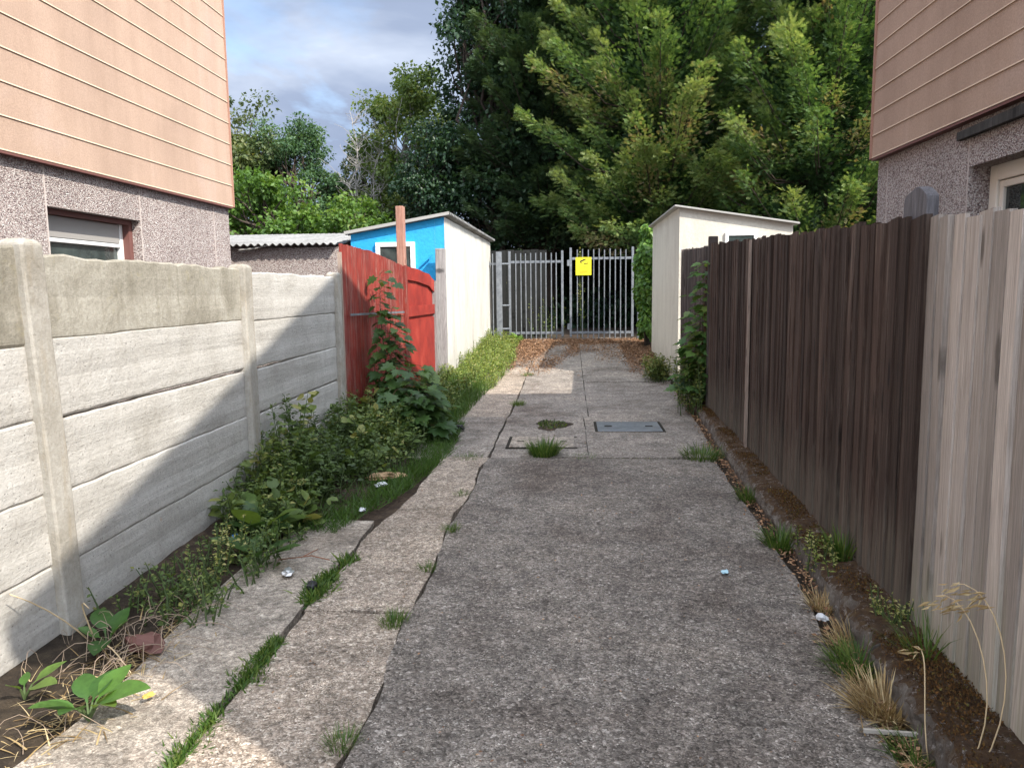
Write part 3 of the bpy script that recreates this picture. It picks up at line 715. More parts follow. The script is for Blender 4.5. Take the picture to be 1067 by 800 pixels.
b.hexa([(1.62, 12.17, cz(1.62)), (3.50, 12.17, cz(3.50)), (3.50, 16.15, cz(3.50)), (1.62, 16.15, cz(1.62))], [(1.62, 12.17, cz(1.62) + .028), (3.50, 12.17, cz(3.50) + .028), (3.50, 16.15, cz(3.50) + .028), (1.62, 16.15, cz(1.62) + .028)])
b.build('roof', 'fascia', gc, bevel=.004)
b = MB(); b.box(2.40, 2.88, 12.215, 12.252, 2.295, 2.35); b.box(2.40, 2.45, 12.215, 12.252, 1.8, 2.295); b.box(2.83, 2.88, 12.215, 12.252, 1.8, 2.295)
wn = b.build('window', 'upvc', gc, bevel=.004); b = MB(); b.box(2.44, 2.84, 12.23, 12.248, 1.8, 2.30); b.build('pane', 'glass', wn)

# ================================================================== STEEL GATES
GY = 18.2
def gate_leaf(label, x0, x1, zb, zt, nb):
    t = thing('steel_gate', label, 'gate', ((x0 + x1) / 2, GY, .36), 'pair of steel bar gates')
    for xx in (x0, x1 - .055):
        b = MB(); b.box(xx, xx + .055, GY - .03, GY + .03, zb - .02, zt + .05); b.build('stile', 'steel', t, bevel=.006)
    for zz in (zb + .05, zt - .23):
        b = MB(); b.box(x0 + .056, x1 - .056, GY - .022, GY + .022, zz, zz + .055); b.build('rail', 'steel', t, bevel=.005)
    for k in range(nb):
        xx = lerp(x0 + .055, x1 - .055, (k + 1) / (nb + 1)) + random.uniform(-.006, .006); tl = random.uniform(-.006, .006)
        b = MB(); b.tube([(xx, GY - .035, zb - .06), (xx + tl, GY - .035, zt + random.uniform(-.01, .02))], .0135, 8); b.build('bar', 'steel', t)
    return t
g1 = gate_leaf('left leaf of the steel bar gates, next to the white garage, without a sign', -1.42, -.13, .42, 2.36, 9)
g2 = gate_leaf('right leaf of the steel bar gates, carrying the yellow sign', .01, 1.50, .42, 2.42, 10)
for zz in (2.1, .62): b = MB(); b.box(-.045, .012, GY - .05, GY + .01, zz - .05, zz + .09); b.build('latch', 'steel', g2, bevel=.006)
for zz in (2.12, 1.15, .60): b = MB(); b.tube([(-1.57, GY - .02, zz), (-1.40, GY - .02, zz)], .022, 8); b.build('hinge', 'steel', g1)
b = MB(); b.box(-1.71, -1.575, GY - .06, GY + .06, .2, 2.40); tag(b.build('gate_post', 'steel', bevel=.01), 'thick galvanised steel post left of the gates by the white garage', 'post')
b = MB(); b.box(1.585, 1.69, GY - .06, GY + .06, .2, 2.40); tag(b.build('gate_post', 'steel', bevel=.01), 'galvanised steel post right of the gates half covered by ivy', 'post')
sp = thing('side_rail', 'short steel side panel between the left gate post and the white garage', 'railing', (-1.8, GY, .36))
b = MB(); b.box(-1.90, -1.712, GY - .02, GY + .02, 2.1, 2.15); b.box(-1.90, -1.712, GY - .02, GY + .02, .5, .55); b.build('rail', 'steel', sp)
for xx in (-1.79,): b = MB(); b.tube([(xx, GY - .03, .36), (xx, GY - .03, 2.36)], .014, 8); b.build('bar', 'steel', sp)
sp = thing('side_rail', 'short steel side panel between the ivy and the right gate post', 'railing', (1.85, GY, .36))
b = MB(); b.box(1.692, 2.3, GY - .02, GY + .02, 2.1, 2.15); b.box(1.692, 2.3, GY - .02, GY + .02, .55, .60); b.build('rail', 'steel', sp)
for xx in (1.8, 1.95, 2.1): b = MB(); b.tube([(xx, GY - .03, .36), (xx, GY - .03, 2.36)], .014, 8); b.build('bar', 'steel', sp)
# sign
sg = thing('warning_sign', 'square yellow sign with black camera picture on the right steel gate', 'sign', (.335, 18.13, 2.04))
b = MB(); b.box(.155, .515, 18.128, 18.134, 1.835, 2.245); b.build('plate', 'yellow', sg, bevel=.002)
b = MB()
b.bar((.255, 18.1255, 2.145), (.365, 18.1255, 2.195), .003, .034); b.bar((.365, 18.1255, 2.192), (.392, 18.1255, 2.204), .003, .024)
b.bar((.262, 18.1255, 2.13), (.30, 18.1255, 2.112), .003, .016)
b.bar((.345, 18.1255, 2.10), (.44, 18.1255, 2.106), .003, .022)
b.build('camera_picture', 'black', sg)
def text(s, size, loc, mat, parent, name):
    cu = bpy.data.curves.new(name, 'FONT'); cu.body = s; cu.size = size; cu.align_x = 'CENTER'; cu.extrude = .001
    o = bpy.data.objects.new(name, cu); COL.objects.link(o)
    bpy.context.view_layer.update()
    me = bpy.data.meshes.new_from_object(o.evaluated_get(bpy.context.evaluated_depsgraph_get()))
    bpy.data.objects.remove(o)
    m = bpy.data.objects.new(name, me); COL.objects.link(m); me.materials.clear(); me.materials.append(M[mat])
    m.parent = parent; m.rotation_euler = (R(90), 0, 0); m.location = Vector(loc) - world_of(parent)
    return m
text('CCTV', .085, (.335, 18.1262, 1.975), 'faded', sg, 'lettering')
b = MB()
for k, (w, zz) in enumerate(((.23, 1.935), (.19, 1.91), (.21, 1.885))): b.box(.335 - w / 2, .335 + w / 2, 18.1255, 18.127, zz, zz + .009)
b.build('small_print', 'faded', sg)
# dark board fence beyond the left gate
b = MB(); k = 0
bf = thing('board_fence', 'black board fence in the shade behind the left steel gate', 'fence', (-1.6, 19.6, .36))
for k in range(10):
    x = -2.6 + k * .205; b = MB(); b.box(x, x + .195, 19.6, 19.625, .3, 2.5 + .01 * (k % 3)); b.build('board', 'wood_shade', bf)

# ================================================================== RIGHT TIMBER FENCES
def board_mesh(name, w, h, mat, seed, ear=0):
    r = random.Random(seed); b = MB(); n = 8; vs = []
    for a in range(n + 1):
        z = lerp(0, h, a / n); wv = .0015 * math.sin(a * 1.3 + seed); cup = .0015 * math.sin(a * .8 + seed * 2)
        top = r.uniform(-.006, .006) if a == n else 0
        # feather edge: thick side towards +y
        vs += [(-.013 + cup, -w / 2 + wv, z + top), (-.002 + cup, w / 2 + wv, z + top * .4), (.010, w / 2 + wv, z + top * .4), (.010, -w / 2 + wv, z + top)]
    b.add(vs, [(a * 4 + k, a * 4 + (k + 1) % 4, (a + 1) * 4 + (k + 1) % 4, (a + 1) * 4 + k) for a in range(n) for k in range(4)])
    b.add([vs[n * 4 + k] for k in range(4)], [(0, 1, 2, 3)])
    me = bpy.data.meshes.new(name); me.from_pydata(b.v, [], b.f); me.update(); me.materials.append(M[mat]); return me
ftop = lambda y: float(np.interp(y, [2.4, 3.3, 6.7, 12.25], [1.725, 1.775, 1.90, 2.13]))
def plank_fence(name, label, y0, y1, pitch, w, mat, seed, dx=0.0, top=ftop):
    t = thing(name, label, 'fence', (fx((y0 + y1) / 2), (y0 + y1) / 2, 0))
    org = Vector(t.location)
    protos = []
    for k in range(4):
        o = bpy.data.objects.new('board', board_mesh('board', w, 1.0, mat, seed + k)); protos.append(o)
    r = random.Random(seed); n = round((y1 - y0) / pitch); used = set()
    for i in range(n):
        y = y0 + (i + .5) * (y1 - y0) / n; k = r.randrange(4)
        o = protos[k] if k not in used else protos[k].copy()
        used.add(k); COL.objects.link(o); o.parent = t
        zb = zgf(y) + .085 + r.uniform(-.01, .015)
        zt = top(y) + r.uniform(-.008, .008)
        o.location = Vector((fx(y) + dx + r.uniform(-.005, .004), y + r.uniform(-.004, .004), zb)) - org
        o.scale = (r.uniform(.7, 1.35), 1 + r.uniform(-.12, .16), zt - zb)
        ang = math.atan2(fx(y + .1) - fx(y - .1), .2)
        o.rotation_euler = (r.uniform(-.004, .004), r.uniform(-.004, .004), -ang)
    b = MB()
    for f in (.22, .55, .88):
        h = lambda y: zgf(y) + lerp(.1, top(y), f)
        b.bar((fx(y0) + dx + .035, y0 + .05, h(y0)), (fx(y1) + dx + .035, y1 - .05, h(y1)), .04, .075)
    b.build('rail', mat, t)
    return t
lf = plank_fence('wooden_fence', 'pale silvery plank fence nearest the camera on the right', .7, 3.20, .105, .122, 'wood_light', 5, top=lambda y: float(np.interp(y, [0, 2.4, 3.2], [1.66, 1.725, 1.765])))
df = plank_fence('wooden_fence', 'dark brown stained plank fence in the middle of the right side', 3.215, 9.1, .098, .116, 'wood_dark', 21)
ff = plank_fence('wooden_fence', 'grey brown far end of the plank fence behind the sapling', 9.15, 12.2, .1, .116, 'wood_far', 40, dx=.03, top=lambda y: float(np.interp(y, [9.1, 12.25], [1.98, 2.10])))
def arch_board(x, y, w, z0, z1, th):
    n = 14; pts = [(-w / 2, z0), (w / 2, z0)] + [(w / 2 * math.cos(math.pi * k / n), z1 - .055 + .055 * math.sin(math.pi * k / n) * (1 + .1 * math.sin(k))) for k in range(n + 1)]
    m = len(pts); b = MB()
    b.add([(x, y + p, z) for p, z in pts] + [(x + th, y + p, z) for p, z in pts], [tuple(range(m)), tuple(reversed(range(m, 2 * m)))] + [(k, m + k, m + (k + 1) % m, (k + 1) % m) for k in range(m)])
    return b
arch_board(fx(3.40) + .02, 3.42, .22, .1, 1.905, .05).build('round_topped_post', 'wood_slate', df, bevel=.004)
b = MB(); b.hexa([(fx(6.75) - .035, 6.72, .1), (fx(6.75) - .014, 6.72, .1), (fx(6.75) - .014, 6.765, .1), (fx(6.75) - .035, 6.765, .1)], [(fx(6.75) - .03, 6.72, 1.90), (fx(6.75) - .014, 6.72, 1.90), (fx(6.75) - .014, 6.765, 1.90), (fx(6.75) - .03, 6.765, 1.90)])
b.build('batten', 'wood_batten', df)
b = MB(); b.box(fx(9.12) - .02, fx(9.12) + .08, 9.085, 9.165, 0, 2.09); b.build('post', 'wood_far', ff, bevel=.008)
b = MB(); b.box(fx(6.5) + .03, fx(6.5) + .12, 6.3, 6.4, 0, 1.84); b.build('post', 'wood_far', df, bevel=.008)

# ================================================================== COVERS AND LITTER
b = MB(); b.box(.30, .98, 8.06, 8.62, .003, .018); mc = tag(b.build('metal_cover', 'cover_metal', bevel=.004), 'flat grey metal drain cover set in the right of the lane', 'drain cover')
b = MB(); b.box(.27, 1.01, 8.03, 8.06, .0, .014); b.box(.27, 1.01, 8.62, 8.65, .0, .014); b.box(.27, .30, 8.06, 8.62, 0, .014); b.box(.98, 1.01, 8.06, 8.62, 0, .014); b.build('frame', 'hole', mc)
for xx in (.42, .86): b = MB(); b.box(xx - .04, xx + .04, 8.30, 8.36, .019, .021); b.build('lift_slot', 'hole', mc)
b = MB(); b.box(-.58, .045, 7.20, 7.70, .004, .022); cc = tag(b.build('concrete_cover', 'edge_slab', bevel=.006), 'pale concrete inspection cover behind the bright grass tuft', 'drain cover')
b = MB(); b.box(-.61, .075, 7.165, 7.198, .0, .016); b.box(-.61, .075, 7.702, 7.735, .0, .016); b.box(-.61, -.582, 7.198, 7.702, 0, .016); b.box(.047, .10, 7.198, 7.702, 0, .012); b.build('frame', 'hole', cc)
for xx in (-.48, -.06): b = MB(); b.box(xx - .035, xx + .035, 7.43, 7.47, .0225, .024); b.build('lift_slot', 'hole', cc)
hb = MB(); hv = []
for ring, (rr, zz) in enumerate(((1, .0155), (.8, .0165), (.5, .0172), (.01, .018))):
    for k in range(22):
        a = 2 * math.pi * k / 22; q = rr * (1 + .22 * math.sin(3 * a + 1) + .12 * math.sin(7 * a))
        hv.append((-.19 + .19 * q * math.cos(a), 8.42 + .30 * q * math.sin(a), zz))
hb.add(hv, [(r_ * 22 + k, r_ * 22 + (k + 1) % 22, (r_ + 1) * 22 + (k + 1) % 22, (r_ + 1) * 22 + k) for r_ in range(3) for k in range(22)])
ho = tag(hb.build('pothole', 'soil', smooth=True), 'small mossy broken hole in the concrete behind the concrete cover', 'hole')
n = 260; a = rng.uniform(0, 6.28, n); q = np.sqrt(rng.random(n))
scatter('moss', 'leaf', np.c_[-.19 + .17 * q * np.cos(a), 8.42 + .27 * q * np.sin(a), np.full(n, .016)], rdir(n, 1), rdir(n), rng.uniform(.015, .04, n), 1., 'l_weed', ho)

def crumple(name, label, cat, loc, size, mat, flat=.45, seed=0):
    r = random.Random(seed); import bmesh
    bm = bmesh.new(); bmesh.ops.create_icosphere(bm, subdivisions=2, radius=1)
    for v in bm.verts:
        k = 1 + r.uniform(-.38, .25); v.co = Vector((v.co.x * size[0] * k, v.co.y * size[1] * k, max(v.co.z * size[2] * k, -size[2] * .3) * flat * 2))
    me = bpy.data.meshes.new(name); bm.to_mesh(me); bm.free(); me.materials.append(M[mat])
    o = bpy.data.objects.new(name, me); COL.objects.link(o); o.location = loc; o.rotation_euler = (0, 0, r.uniform(0, 3)); return tag(o, label, cat)
crumple('paper_scrap', 'torn brown card lying on the soil at the edge of the weeds', 'litter', (-1.50, 5.98, .02), (.17, .07, .03), 'card', .5, 1)
crumple('wrapper', 'white crumpled wrapper in front of the brown card', 'litter', (-1.46, 5.72, .02), (.07, .035, .02), 'white_paper', .5, 2)
crumple('wrapper', 'second pale scrap near the weeds in front of the white wrapper', 'litter', (-1.42, 5.05, .02), (.04, .025, .015), 'white_paper', .5, 12)
crumple('foil_wrapper', 'crushed silver foil wrapper on the path edge beside the weeds', 'litter', (-1.50, 3.86, .02), (.05, .035, .02), 'foil', .5, 3)
crumple('bottle_cap', 'small black plastic cap on the grassy joint of the path', 'litter', (-1.31, 3.66, .025), (.035, .03, .025), 'black_plastic', .5, 4)
crumple('paper_scrap', 'tiny pale blue paper scrap lying on the dark driveway', 'litter', (.81, 3.95, .026), (.028, .02, .008), 'blue_scrap', .5, 5)
crumple('paper_scrap', 'small white crumb of paper at the foot of the kerb', 'litter', (1.13, 3.40, .02), (.03, .02, .02), 'white_paper', .5, 6)
crumple('bottle_cap', 'blue plastic cap among the weeds below the concrete wall', 'litter', (-1.98, 4.30, .06), (.03, .03, .03), 'blue_cap', .5, 7)
crumple('bag', 'black plastic scrap at the edge of the tall grass', 'litter', (-1.2, 8.13, .03), (.09, .06, .04), 'black_plastic', .5, 8)
crumple('brick', 'dull red broken brick half buried in dead stalks', 'brick', (-1.80, 2.98, .03), (.10, .06, .05), 'brick_red', .5, 9)
crumple('leaf', 'yellow dead leaf lying beside the broad leaved dock', 'leaf', (-1.56, 2.58, .03), (.028, .018, .006), 'dead_leaf', .5, 10)
b = MB(); b.bar((.98, 2.50, .022), (1.16, 2.47, .03), .012, .012); tag(b.build('stick', 'dry_stick'), 'flat grey stick on the driveway below the dry grass', 'stick')
b = MB(); b.tube([(-1.62, 4.02, .03), (-1.45, 4.08, .035), (-1.33, 4.03, .03)], .0035, 6); b.tube([(-1.5, 4.055, .033), (-1.44, 4.16, .045)], .003, 6); tag(b.build('twig', 'orange_twig', smooth=True), 'orange brown broken twig on the path beside the weeds', 'twig')

# ================================================================== PLANTS
def tuft(name, label, x, y, r, h, n, mat='l_grass', cat='grass tuft', z=None, tint=None, group=None, w=.045, lean=.45, parent=None):
    a = rng.uniform(0, 6.28, n); q = np.sqrt(rng.random(n)) * r
    zz = zgf(y) if z is None else z
    P = np.c_[x + q * np.cos(a), y + q * np.sin(a), np.full(n, zz - .01)]
    D = np.c_[np.cos(a) * lean * rng.random(n), np.sin(a) * lean * rng.random(n), np.ones(n)] + rng.normal(size=(n, 3)) * .18
    Nn = np.c_[-np.cos(a), -np.sin(a), np.full(n, .2)] + rng.normal(size=(n, 3)) * .3
    o = scatter(name, 'blade', P, D, Nn, h * rng.uniform(.5, 1.1, n), w * rng.uniform(.7, 1.3, n), mat, parent, -rng.uniform(.1, .55, n), tint)
    return tag(o, label, cat, group) if not parent else o
GT = 'grass tufts growing in the joints'
tuft('grass_tuft', 'bright green grass tuft standing in front of the concrete cover', -.24, 6.90, .13, .17, 520, group=GT)
tuft('grass_tuft', 'low grass growing in the cross joint right of the bright tuft', .12, 6.80, .12, .05, 220, group=GT)
tuft('grass_tuft', 'straggly grass tuft at the kerb where the slabs change', 1.18, 6.82, .17, .14, 380, group=GT, lean=.9)
tuft('grass_tuft', 'fresh green grass tuft against the kerb opposite the dark fence', 1.22, 4.42, .085, .14, 300, group=GT)
tuft('grass_tuft', 'small weedy tuft at the kerb foot below the pale batten', 1.27, 5.42, .07, .13, 180, group=GT)
tuft('grass_tuft', 'green grass growing out of the kerb top close to the fence', 1.40, 3.95, .06, .17, 160, z=.11, group=GT)
tuft('grass_tuft', 'green grass beside the straw coloured clump on the kerb foot', 1.13, 2.95, .11, .12, 420, group=GT, lean=.8)
tuft('grass_tuft', 'straw coloured dead grass clump leaning on the kerb', 1.12, 2.66, .10, .14, 520, 'l_dry', group=GT, lean=1.1)
tuft('grass_tuft', 'thin dry grass at the kerb behind the white paper crumb', 1.18, 3.55, .06, .11, 160, 'l_dry', group=GT, lean=.9)
tuft('grass_tuft', 'little grass tuft on the long joint near the bottom of the picture', -.76, 2.36, .06, .06, 180, group=GT)
tuft('grass_tuft', 'grass tuft halfway along the joint between path and driveway', -.80, 3.30, .06, .07, 240, group=GT)
tuft('grass_tuft', 'tiny grass tuft on the joint just above the halfway tuft', -.77, 3.98, .045, .06, 130, group=GT)
tuft('grass_tuft', 'grass tuft on the joint level with the torn brown card', -.75, 4.66, .05, .07, 150, group=GT)
tuft('grass_tuft', 'small grass tuft on the joint close to the cross joint', -.80, 5.5, .05, .06, 120, group=GT)
tuft('grass_tuft', 'grass tuft at the corner of the path and the far slabs', -.92, 6.75, .14, .06, 260, group=GT)
tuft('grass_tuft', 'grass in the middle seam beyond the concrete cover', -.68, 10.0, .10, .09, 260, group=GT, tint=rng.uniform(.3, 1, 260))
tuft('grass_tuft', 'sunlit grass in the seam close to the shadow edge', -.70, 13.0, .12, .07, 260, group=GT, tint=rng.uniform(.5, 1, 260))

def joint_strip(name, label, pts, wid, n, h, mat):
    pts = np.array(pts); seg = rng.integers(0, len(pts) - 1, n); t = rng.random(n)[:, None]
    p = pts[seg] * (1 - t) + pts[seg + 1] * t
    dn = np.sin(p[:, 1] * 9) + np.sin(p[:, 1] * 23 + 1) * .7 + rng.normal(size=n) * .7 > -.45; p = p[dn]; n = len(p)
    P = np.c_[p[:, 0] + rng.normal(size=n) * wid * (1 + .5 * np.sin(p[:, 1] * 14)), p[:, 1], np.full(n, -.01)]
    o = scatter(name, 'blade', P, rdir(n, .9), rdir(n), rng.uniform(.5, 1.7, n) * h, .16, mat, None, -.3); return stuff(o, label, 'joint weeds')
joint_strip('joint_moss', 'strip of low green weeds in the joint of the left path', [(-1.275, 1.9), (-1.275, 2.2), (-1.28, 2.5), (-1.27, 2.75), (-1.28, 2.95), (-1.27, 3.12)], .020, 3800, .03, 'l_grass')
joint_strip('joint_moss', 'strip of low green weeds further up the left path joint', [(-1.275, 3.5), (-1.28, 3.7), (-1.27, 3.9), (-1.24, 4.15)], .025, 2000, .04, 'l_grass')
joint_strip('joint_moss', 'moss and weeds in the joint across the whole lane', [(-1.1, 6.78), (-.8, 6.78), (.2, 6.78), (.6, 6.78), (1.2, 6.78)], .01, 700, .022, 'l_weed_lit')

def dock(name, label, x, y, n, L, mat='l_dock', z=0.0, up=.5, group=None, w=1.25):
    t = thing(name, label, 'weed', (x, y, z), group)
    a = np.arange(n) * 2.4 + rng.uniform(-.3, .3, n); e = rng.uniform(.2, 1.0, n) * up
    D = np.c_[np.cos(a), np.sin(a), e + .15]; Nn = np.c_[-np.cos(a) * .6, -np.sin(a) * .6, np.ones(n)] + rng.normal(size=(n, 3)) * .18
    s = L * rng.uniform(.55, 1.1, n)
    P = np.array([x, y, z + .01]) + unit(D) * (.25 * s)[:, None]
    scatter('leaves', 'oval', P, D, Nn, s, w, mat, t, -rng.uniform(.1, .4, n))
    b = MB()
    for i in range(n): b.tube([(x, y, z - .02), tuple(P[i])], [.006, .004], 5)
    b.build('stalks', 'stem', t); return t
dock('dock_plant', 'sunlit broad leaved dock plant at the bottom left corner', -1.70, 2.44, 9, .21, z=.03, up=.75)
dock('dock_plant', 'dock leaves at the foot of the first concrete post', -1.98, 3.0, 5, .17, z=.02, up=1.2)
dock('dock_plant', 'small lit dock seedling under the concrete wall at the left edge', -2.02, 2.55, 4, .13, z=.04, up=1.0)
dock('dock_plant', 'large dock with long leaves in front of the shrubby weeds', -1.88, 4.45, 11, .30, 'l_maple', .02, 1.1)
dock('dock_plant', 'dark dock leaves lower down by the foil wrapper', -1.72, 4.02, 8, .22, 'l_maple', .02, .8)

def herb(P0, n_stem, h, spread, leaf, nl, mat, kind='leaf', name='weeds', parent=None, tint=None):
    """many upright leafy stems; returns the two objects"""
    Ls, Ds, Ns, Ss, Ts = [], [], [], [], []; b = MB()
    for (x, y, hh, tt) in P0:
        a = random.uniform(0, 6.28); ln = random.uniform(.05, spread)
        z0 = zgf(y)
        tip = Vector((x + ln * math.cos(a), y + ln * math.sin(a), z0 + hh))
        base = Vector((x, y, z0 - .03)); mid = (base + tip) / 2 + Vector((0, 0, hh * .12))
        b.tube([base, mid, tip], [.005, .004, .002], 4, cap=False)
        k = max(4, int(nl * hh / h)); t = rng.uniform(.12, 1, k) ** .8
        q = np.array(base)[None] * ((1 - t) ** 2)[:, None] + 2 * np.array(mid)[None] * (t * (1 - t))[:, None] + np.array(tip)[None] * (t ** 2)[:, None]
        d = rdir(k, .25); d[:, 2] = np.abs(d[:, 2]) * .6
        Ls.append(q + d * leaf * .35); Ds.append(d); Ns.append(np.c_[rng.normal(size=(k, 2)) * .45, np.ones(k)]); Ss.append(leaf * rng.uniform(.5, 1.2, k) * (1.15 - .45 * t)); Ts.append(np.clip(tt + rng.normal(size=k) * .16 + .18 * t, 0, 1))
    P = np.concatenate(Ls); D = np.concatenate(Ds)
    o = scatter(name, kind, P, D, np.concatenate(Ns), np.concatenate(Ss), 1.15, mat, parent, -.15, np.concatenate(Ts))
    st = b.build('stems', 'stem', o, smooth=True)
    return o
rs = random.Random(9)
# the mass of shrubby weeds against the concrete wall
P0 = []
for _ in range(520):
    y = rs.uniform(4.45, 8.2); xr = float(np.interp(y, [4.4, 4.8, 5.4, 6.2, 7.0, 8.2], [-1.72, -1.60, -1.62, -1.47, -1.34, -1.34])); x = rs.uniform(-2.2, xr)
    f = (x + 2.2) / (xr + 2.2)
    h = float(np.interp(y, [4.4, 5.0, 5.5, 6.0, 6.6, 7.4, 8.2], [.25, .42, .62, .40, .46, .50, .45])) * (1 - .62 * f ** 2) * rs.uniform(.6, 1.1)
    if 5.35 < y < 5.8 and x < -2.0: h *= 1.25
    if f > .8 and rs.random() < .5: continue
    P0.append((x, y, max(h, .08), .30 + .25 * math.sin(y * 2.4 + x * 5)))
P1 = [(x, y, h * rs.uniform(.7, 1.15), rs.uniform(.2, .9)) for (x, y, h, q) in P0 if rs.random() < .16]
stuff(herb(P1, 0, .5, .16, .11, 16, 'l_weed', 'round', 'nettles'), 'broad leaved weeds mixed through the dark thicket by the wall', 'weeds')
stuff(herb(P0, 0, .5, .14, .058, 44, 'l_weed', 'leaf', 'weed_thicket'), 'dense dark green shrubby weeds along the foot of the concrete wall', 'weeds')
P0 = []
for _ in range(170):
    y = rs.uniform(3.2, 4.5); x = rs.uniform(-2.12, -1.62); P0.append((x, y, rs.uniform(.06, .20), .35 + .3 * rs.random()))
stuff(herb(P0, 0, .3, .10, .035, 22, 'l_weed', 'leaf', 'low_weeds'), 'thin low weeds and seed heads on the soil below the wall', 'weeds')
# long grass under the red fence
P0 = []
n = 5200; y = rng.uniform(7.6, 11.6, n); xr = np.interp(y, [7.6, 8.5, 10, 11.6], [-1.30, -1.28, -1.25, -1.20]); f = rng.random(n) ** .8; x = -2.1 + (xr + 2.1) * f
h = .42 * (1 - .55 * f) * rng.uniform(.4, 1.15, n)
o = scatter('long_grass', 'blade', np.c_[x, y, zg(y) - .02], np.c_[rng.normal(size=(n, 2)) * .35, np.ones(n)], rdir(n), h, .035, 'l_grass', None, -rng.uniform(.05, .6, n), rng.uniform(0, .7, n))
stuff(o, 'long green grass and weeds at the foot of the red fence and gate', 'grass')
P0 = [(rs.uniform(-2.05, -1.4), rs.uniform(7.8, 11.5), rs.uniform(.12, .42), .4 + .4 * rs.random()) for _ in range(230)]
stuff(herb(P0, 0, .4, .12, .055, 32, 'l_weed', 'leaf', 'weed_thicket'), 'leafy weeds mixed in the long grass below the red gate', 'weeds')
# sunlit verge along the white garage
P0 = []
for _ in range(900):
    y = rs.uniform(11.4, 18.0); xr = float(np.interp(y, [11.4, 14, 18], [-1.15, -1.05, -1.15])); f = rs.random() ** .9; x = lerp(-1.9, xr, f)
    P0.append((x, y, (.34 - .20 * f) * rs.uniform(.4, 1.15), .35 + .4 * rs.random()))
stuff(herb(P0, 0, .35, .10, .05, 30, 'l_weed_lit', 'leaf', 'verge_weeds'), 'bright sunlit weeds along the foot of the white garage wall', 'weeds')
n = 2600; y = rng.uniform(11.3, 18, n); f = rng.random(n); x = -1.9 + .75 * f
stuff(scatter('verge_grass', 'blade', np.c_[x, y, zg(y) - .02], np.c_[rng.normal(size=(n, 2)) * .4, np.ones(n)], rdir(n), .30 * (1 - .5 * f) * rng.uniform(.4, 1.1, n), .04, 'l_weed_lit', None, -rng.uniform(.05, .5, n)), 'sunlit yellowish grass blades along the white garage', 'grass')
# low creeping cover at bed edges
n = 5200; y = rng.uniform(4.6, 8.6, n); xr = np.interp(y, [4.4, 5.0, 5.4, 6.2, 7, 8.6], [-1.5, -1.4, -1.27, -1.16, -1.10, -1.2]); x = xr - np.abs(rng.normal(size=n)) * .2
stuff(scatter('creeping_weeds', 'blade', np.c_[x, y, np.full(n, -.01)], np.c_[rng.normal(size=(n, 2)) * .8, np.ones(n)], rdir(n), rng.uniform(.04, .13, n), .05, 'l_grass', None, -.2, rng.uniform(0, .6, n)), 'low green grass fringe along the edge of the path', 'grass')
# dead stalks in the bed near the first post
b = MB()
for _ in range(64):
    x, y = rs.gauss(-1.86, .12), rs.gauss(2.95, .24); a = rs.uniform(0, 6.28); L = rs.uniform(.08, .34); h = rs.uniform(.01, .11)
    x = max(min(x, -1.55), -2.12)
    ex = max(x + L * math.cos(a), -2.13)
    p0, p1, p2 = Vector((x, y, 0)), Vector(((x + ex) / 2, y + L * .5 * math.sin(a) + rs.uniform(-.05, .05), h * 1.6 + .05)), Vector((ex, y + L * math.sin(a), h * .5))
    b.tube([p0 * (1 - q) ** 2 + p1 * 2 * q * (1 - q) + p2 * q * q + Vector((rs.uniform(-.006, .006), rs.uniform(-.006, .006), rs.uniform(-.004, .004))) for q in (0, .17, .33, .5, .67, .83, 1)], rs.choice((.0009, .0012, .0018)), 4, cap=False)
stuff(b.build('dead_stalks', 'straw_brown', smooth=True), 'tangle of dry straw coloured stalks at the foot of the first post', 'dead stalks')
n = 900; x = rng.normal(size=n) * .13 - 1.9; y = rng.normal(size=n) * .3 + 2.75
stuff(scatter('straw_litter', 'blade', np.c_[np.clip(x, -2.12, -1.5), y, np.full(n, .0)], np.c_[rng.normal(size=(n, 2)), rng.random(n) * .35], np.c_[np.zeros((n, 2)), np.ones(n)], rng.uniform(.04, .14, n), .05, 'l_dry', None, -.2), 'pale dry grass litter on the soil in the left corner', 'straw')
b = MB()
for (p, q_, r_) in (((-2.05, 3.02, 0), (-2.10, 2.88, .22), (-2.16, 2.70, .36)), ((-2.02, 3.0, 0), (-2.07, 2.93, .30), (-1.98, 2.90, .22)), ((-2.0, 2.98, 0), (-1.9, 2.86, .14), (-1.72, 2.74, .03))):
    pp = [Vector(p), Vector(q_), Vector(r_)]; pts = [pp[0] * (1 - t) ** 2 + pp[1] * 2 * t * (1 - t) * 1.0 + pp[2] * t * t for t in (0, .2, .4, .6, .8, 1)]
    b.tube(pts, [.0035, .0035, .003, .003, .0025, .002], 5)
tag(b.build('dead_weed', 'straw', smooth=True), 'bent bare straw stems leaning on the first concrete post', 'dead plant')
# heap of soil along the bed
def heap(name, y0, y1, xa, xb, h, seed):
    r = random.Random(seed); n, m = 50, 10; vs = []
    for i in range(n + 1):
        y = lerp(y0, y1, i / n)
        for j in range(m + 1):
            f = j / m; x = lerp(xa, xb(y), f)
            vs.append((x, y, -.02 + h * (1 - f) ** 1.2 * math.sin(math.pi * min(1, i / n * 1.0 + .0)) ** .5 + r.uniform(-.008, .008) - .02 * (f == 1)))
    b = MB(); b.add(vs, [(i * (m + 1) + j, i * (m + 1) + j + 1, (i + 1) * (m + 1) + j + 1, (i + 1) * (m + 1) + j) for i in range(n) for j in range(m)])
    return struct(b.build(name, 'soil', smooth=True))
heap('soil_bed', 1.6, 8.6, -2.26, lambda y: float(np.interp(y, [1.6, 4.4, 5, 6.2, 7, 8.6], [-1.58, -1.66, -1.5, -1.35, -1.28, -1.4])), .09, 2)

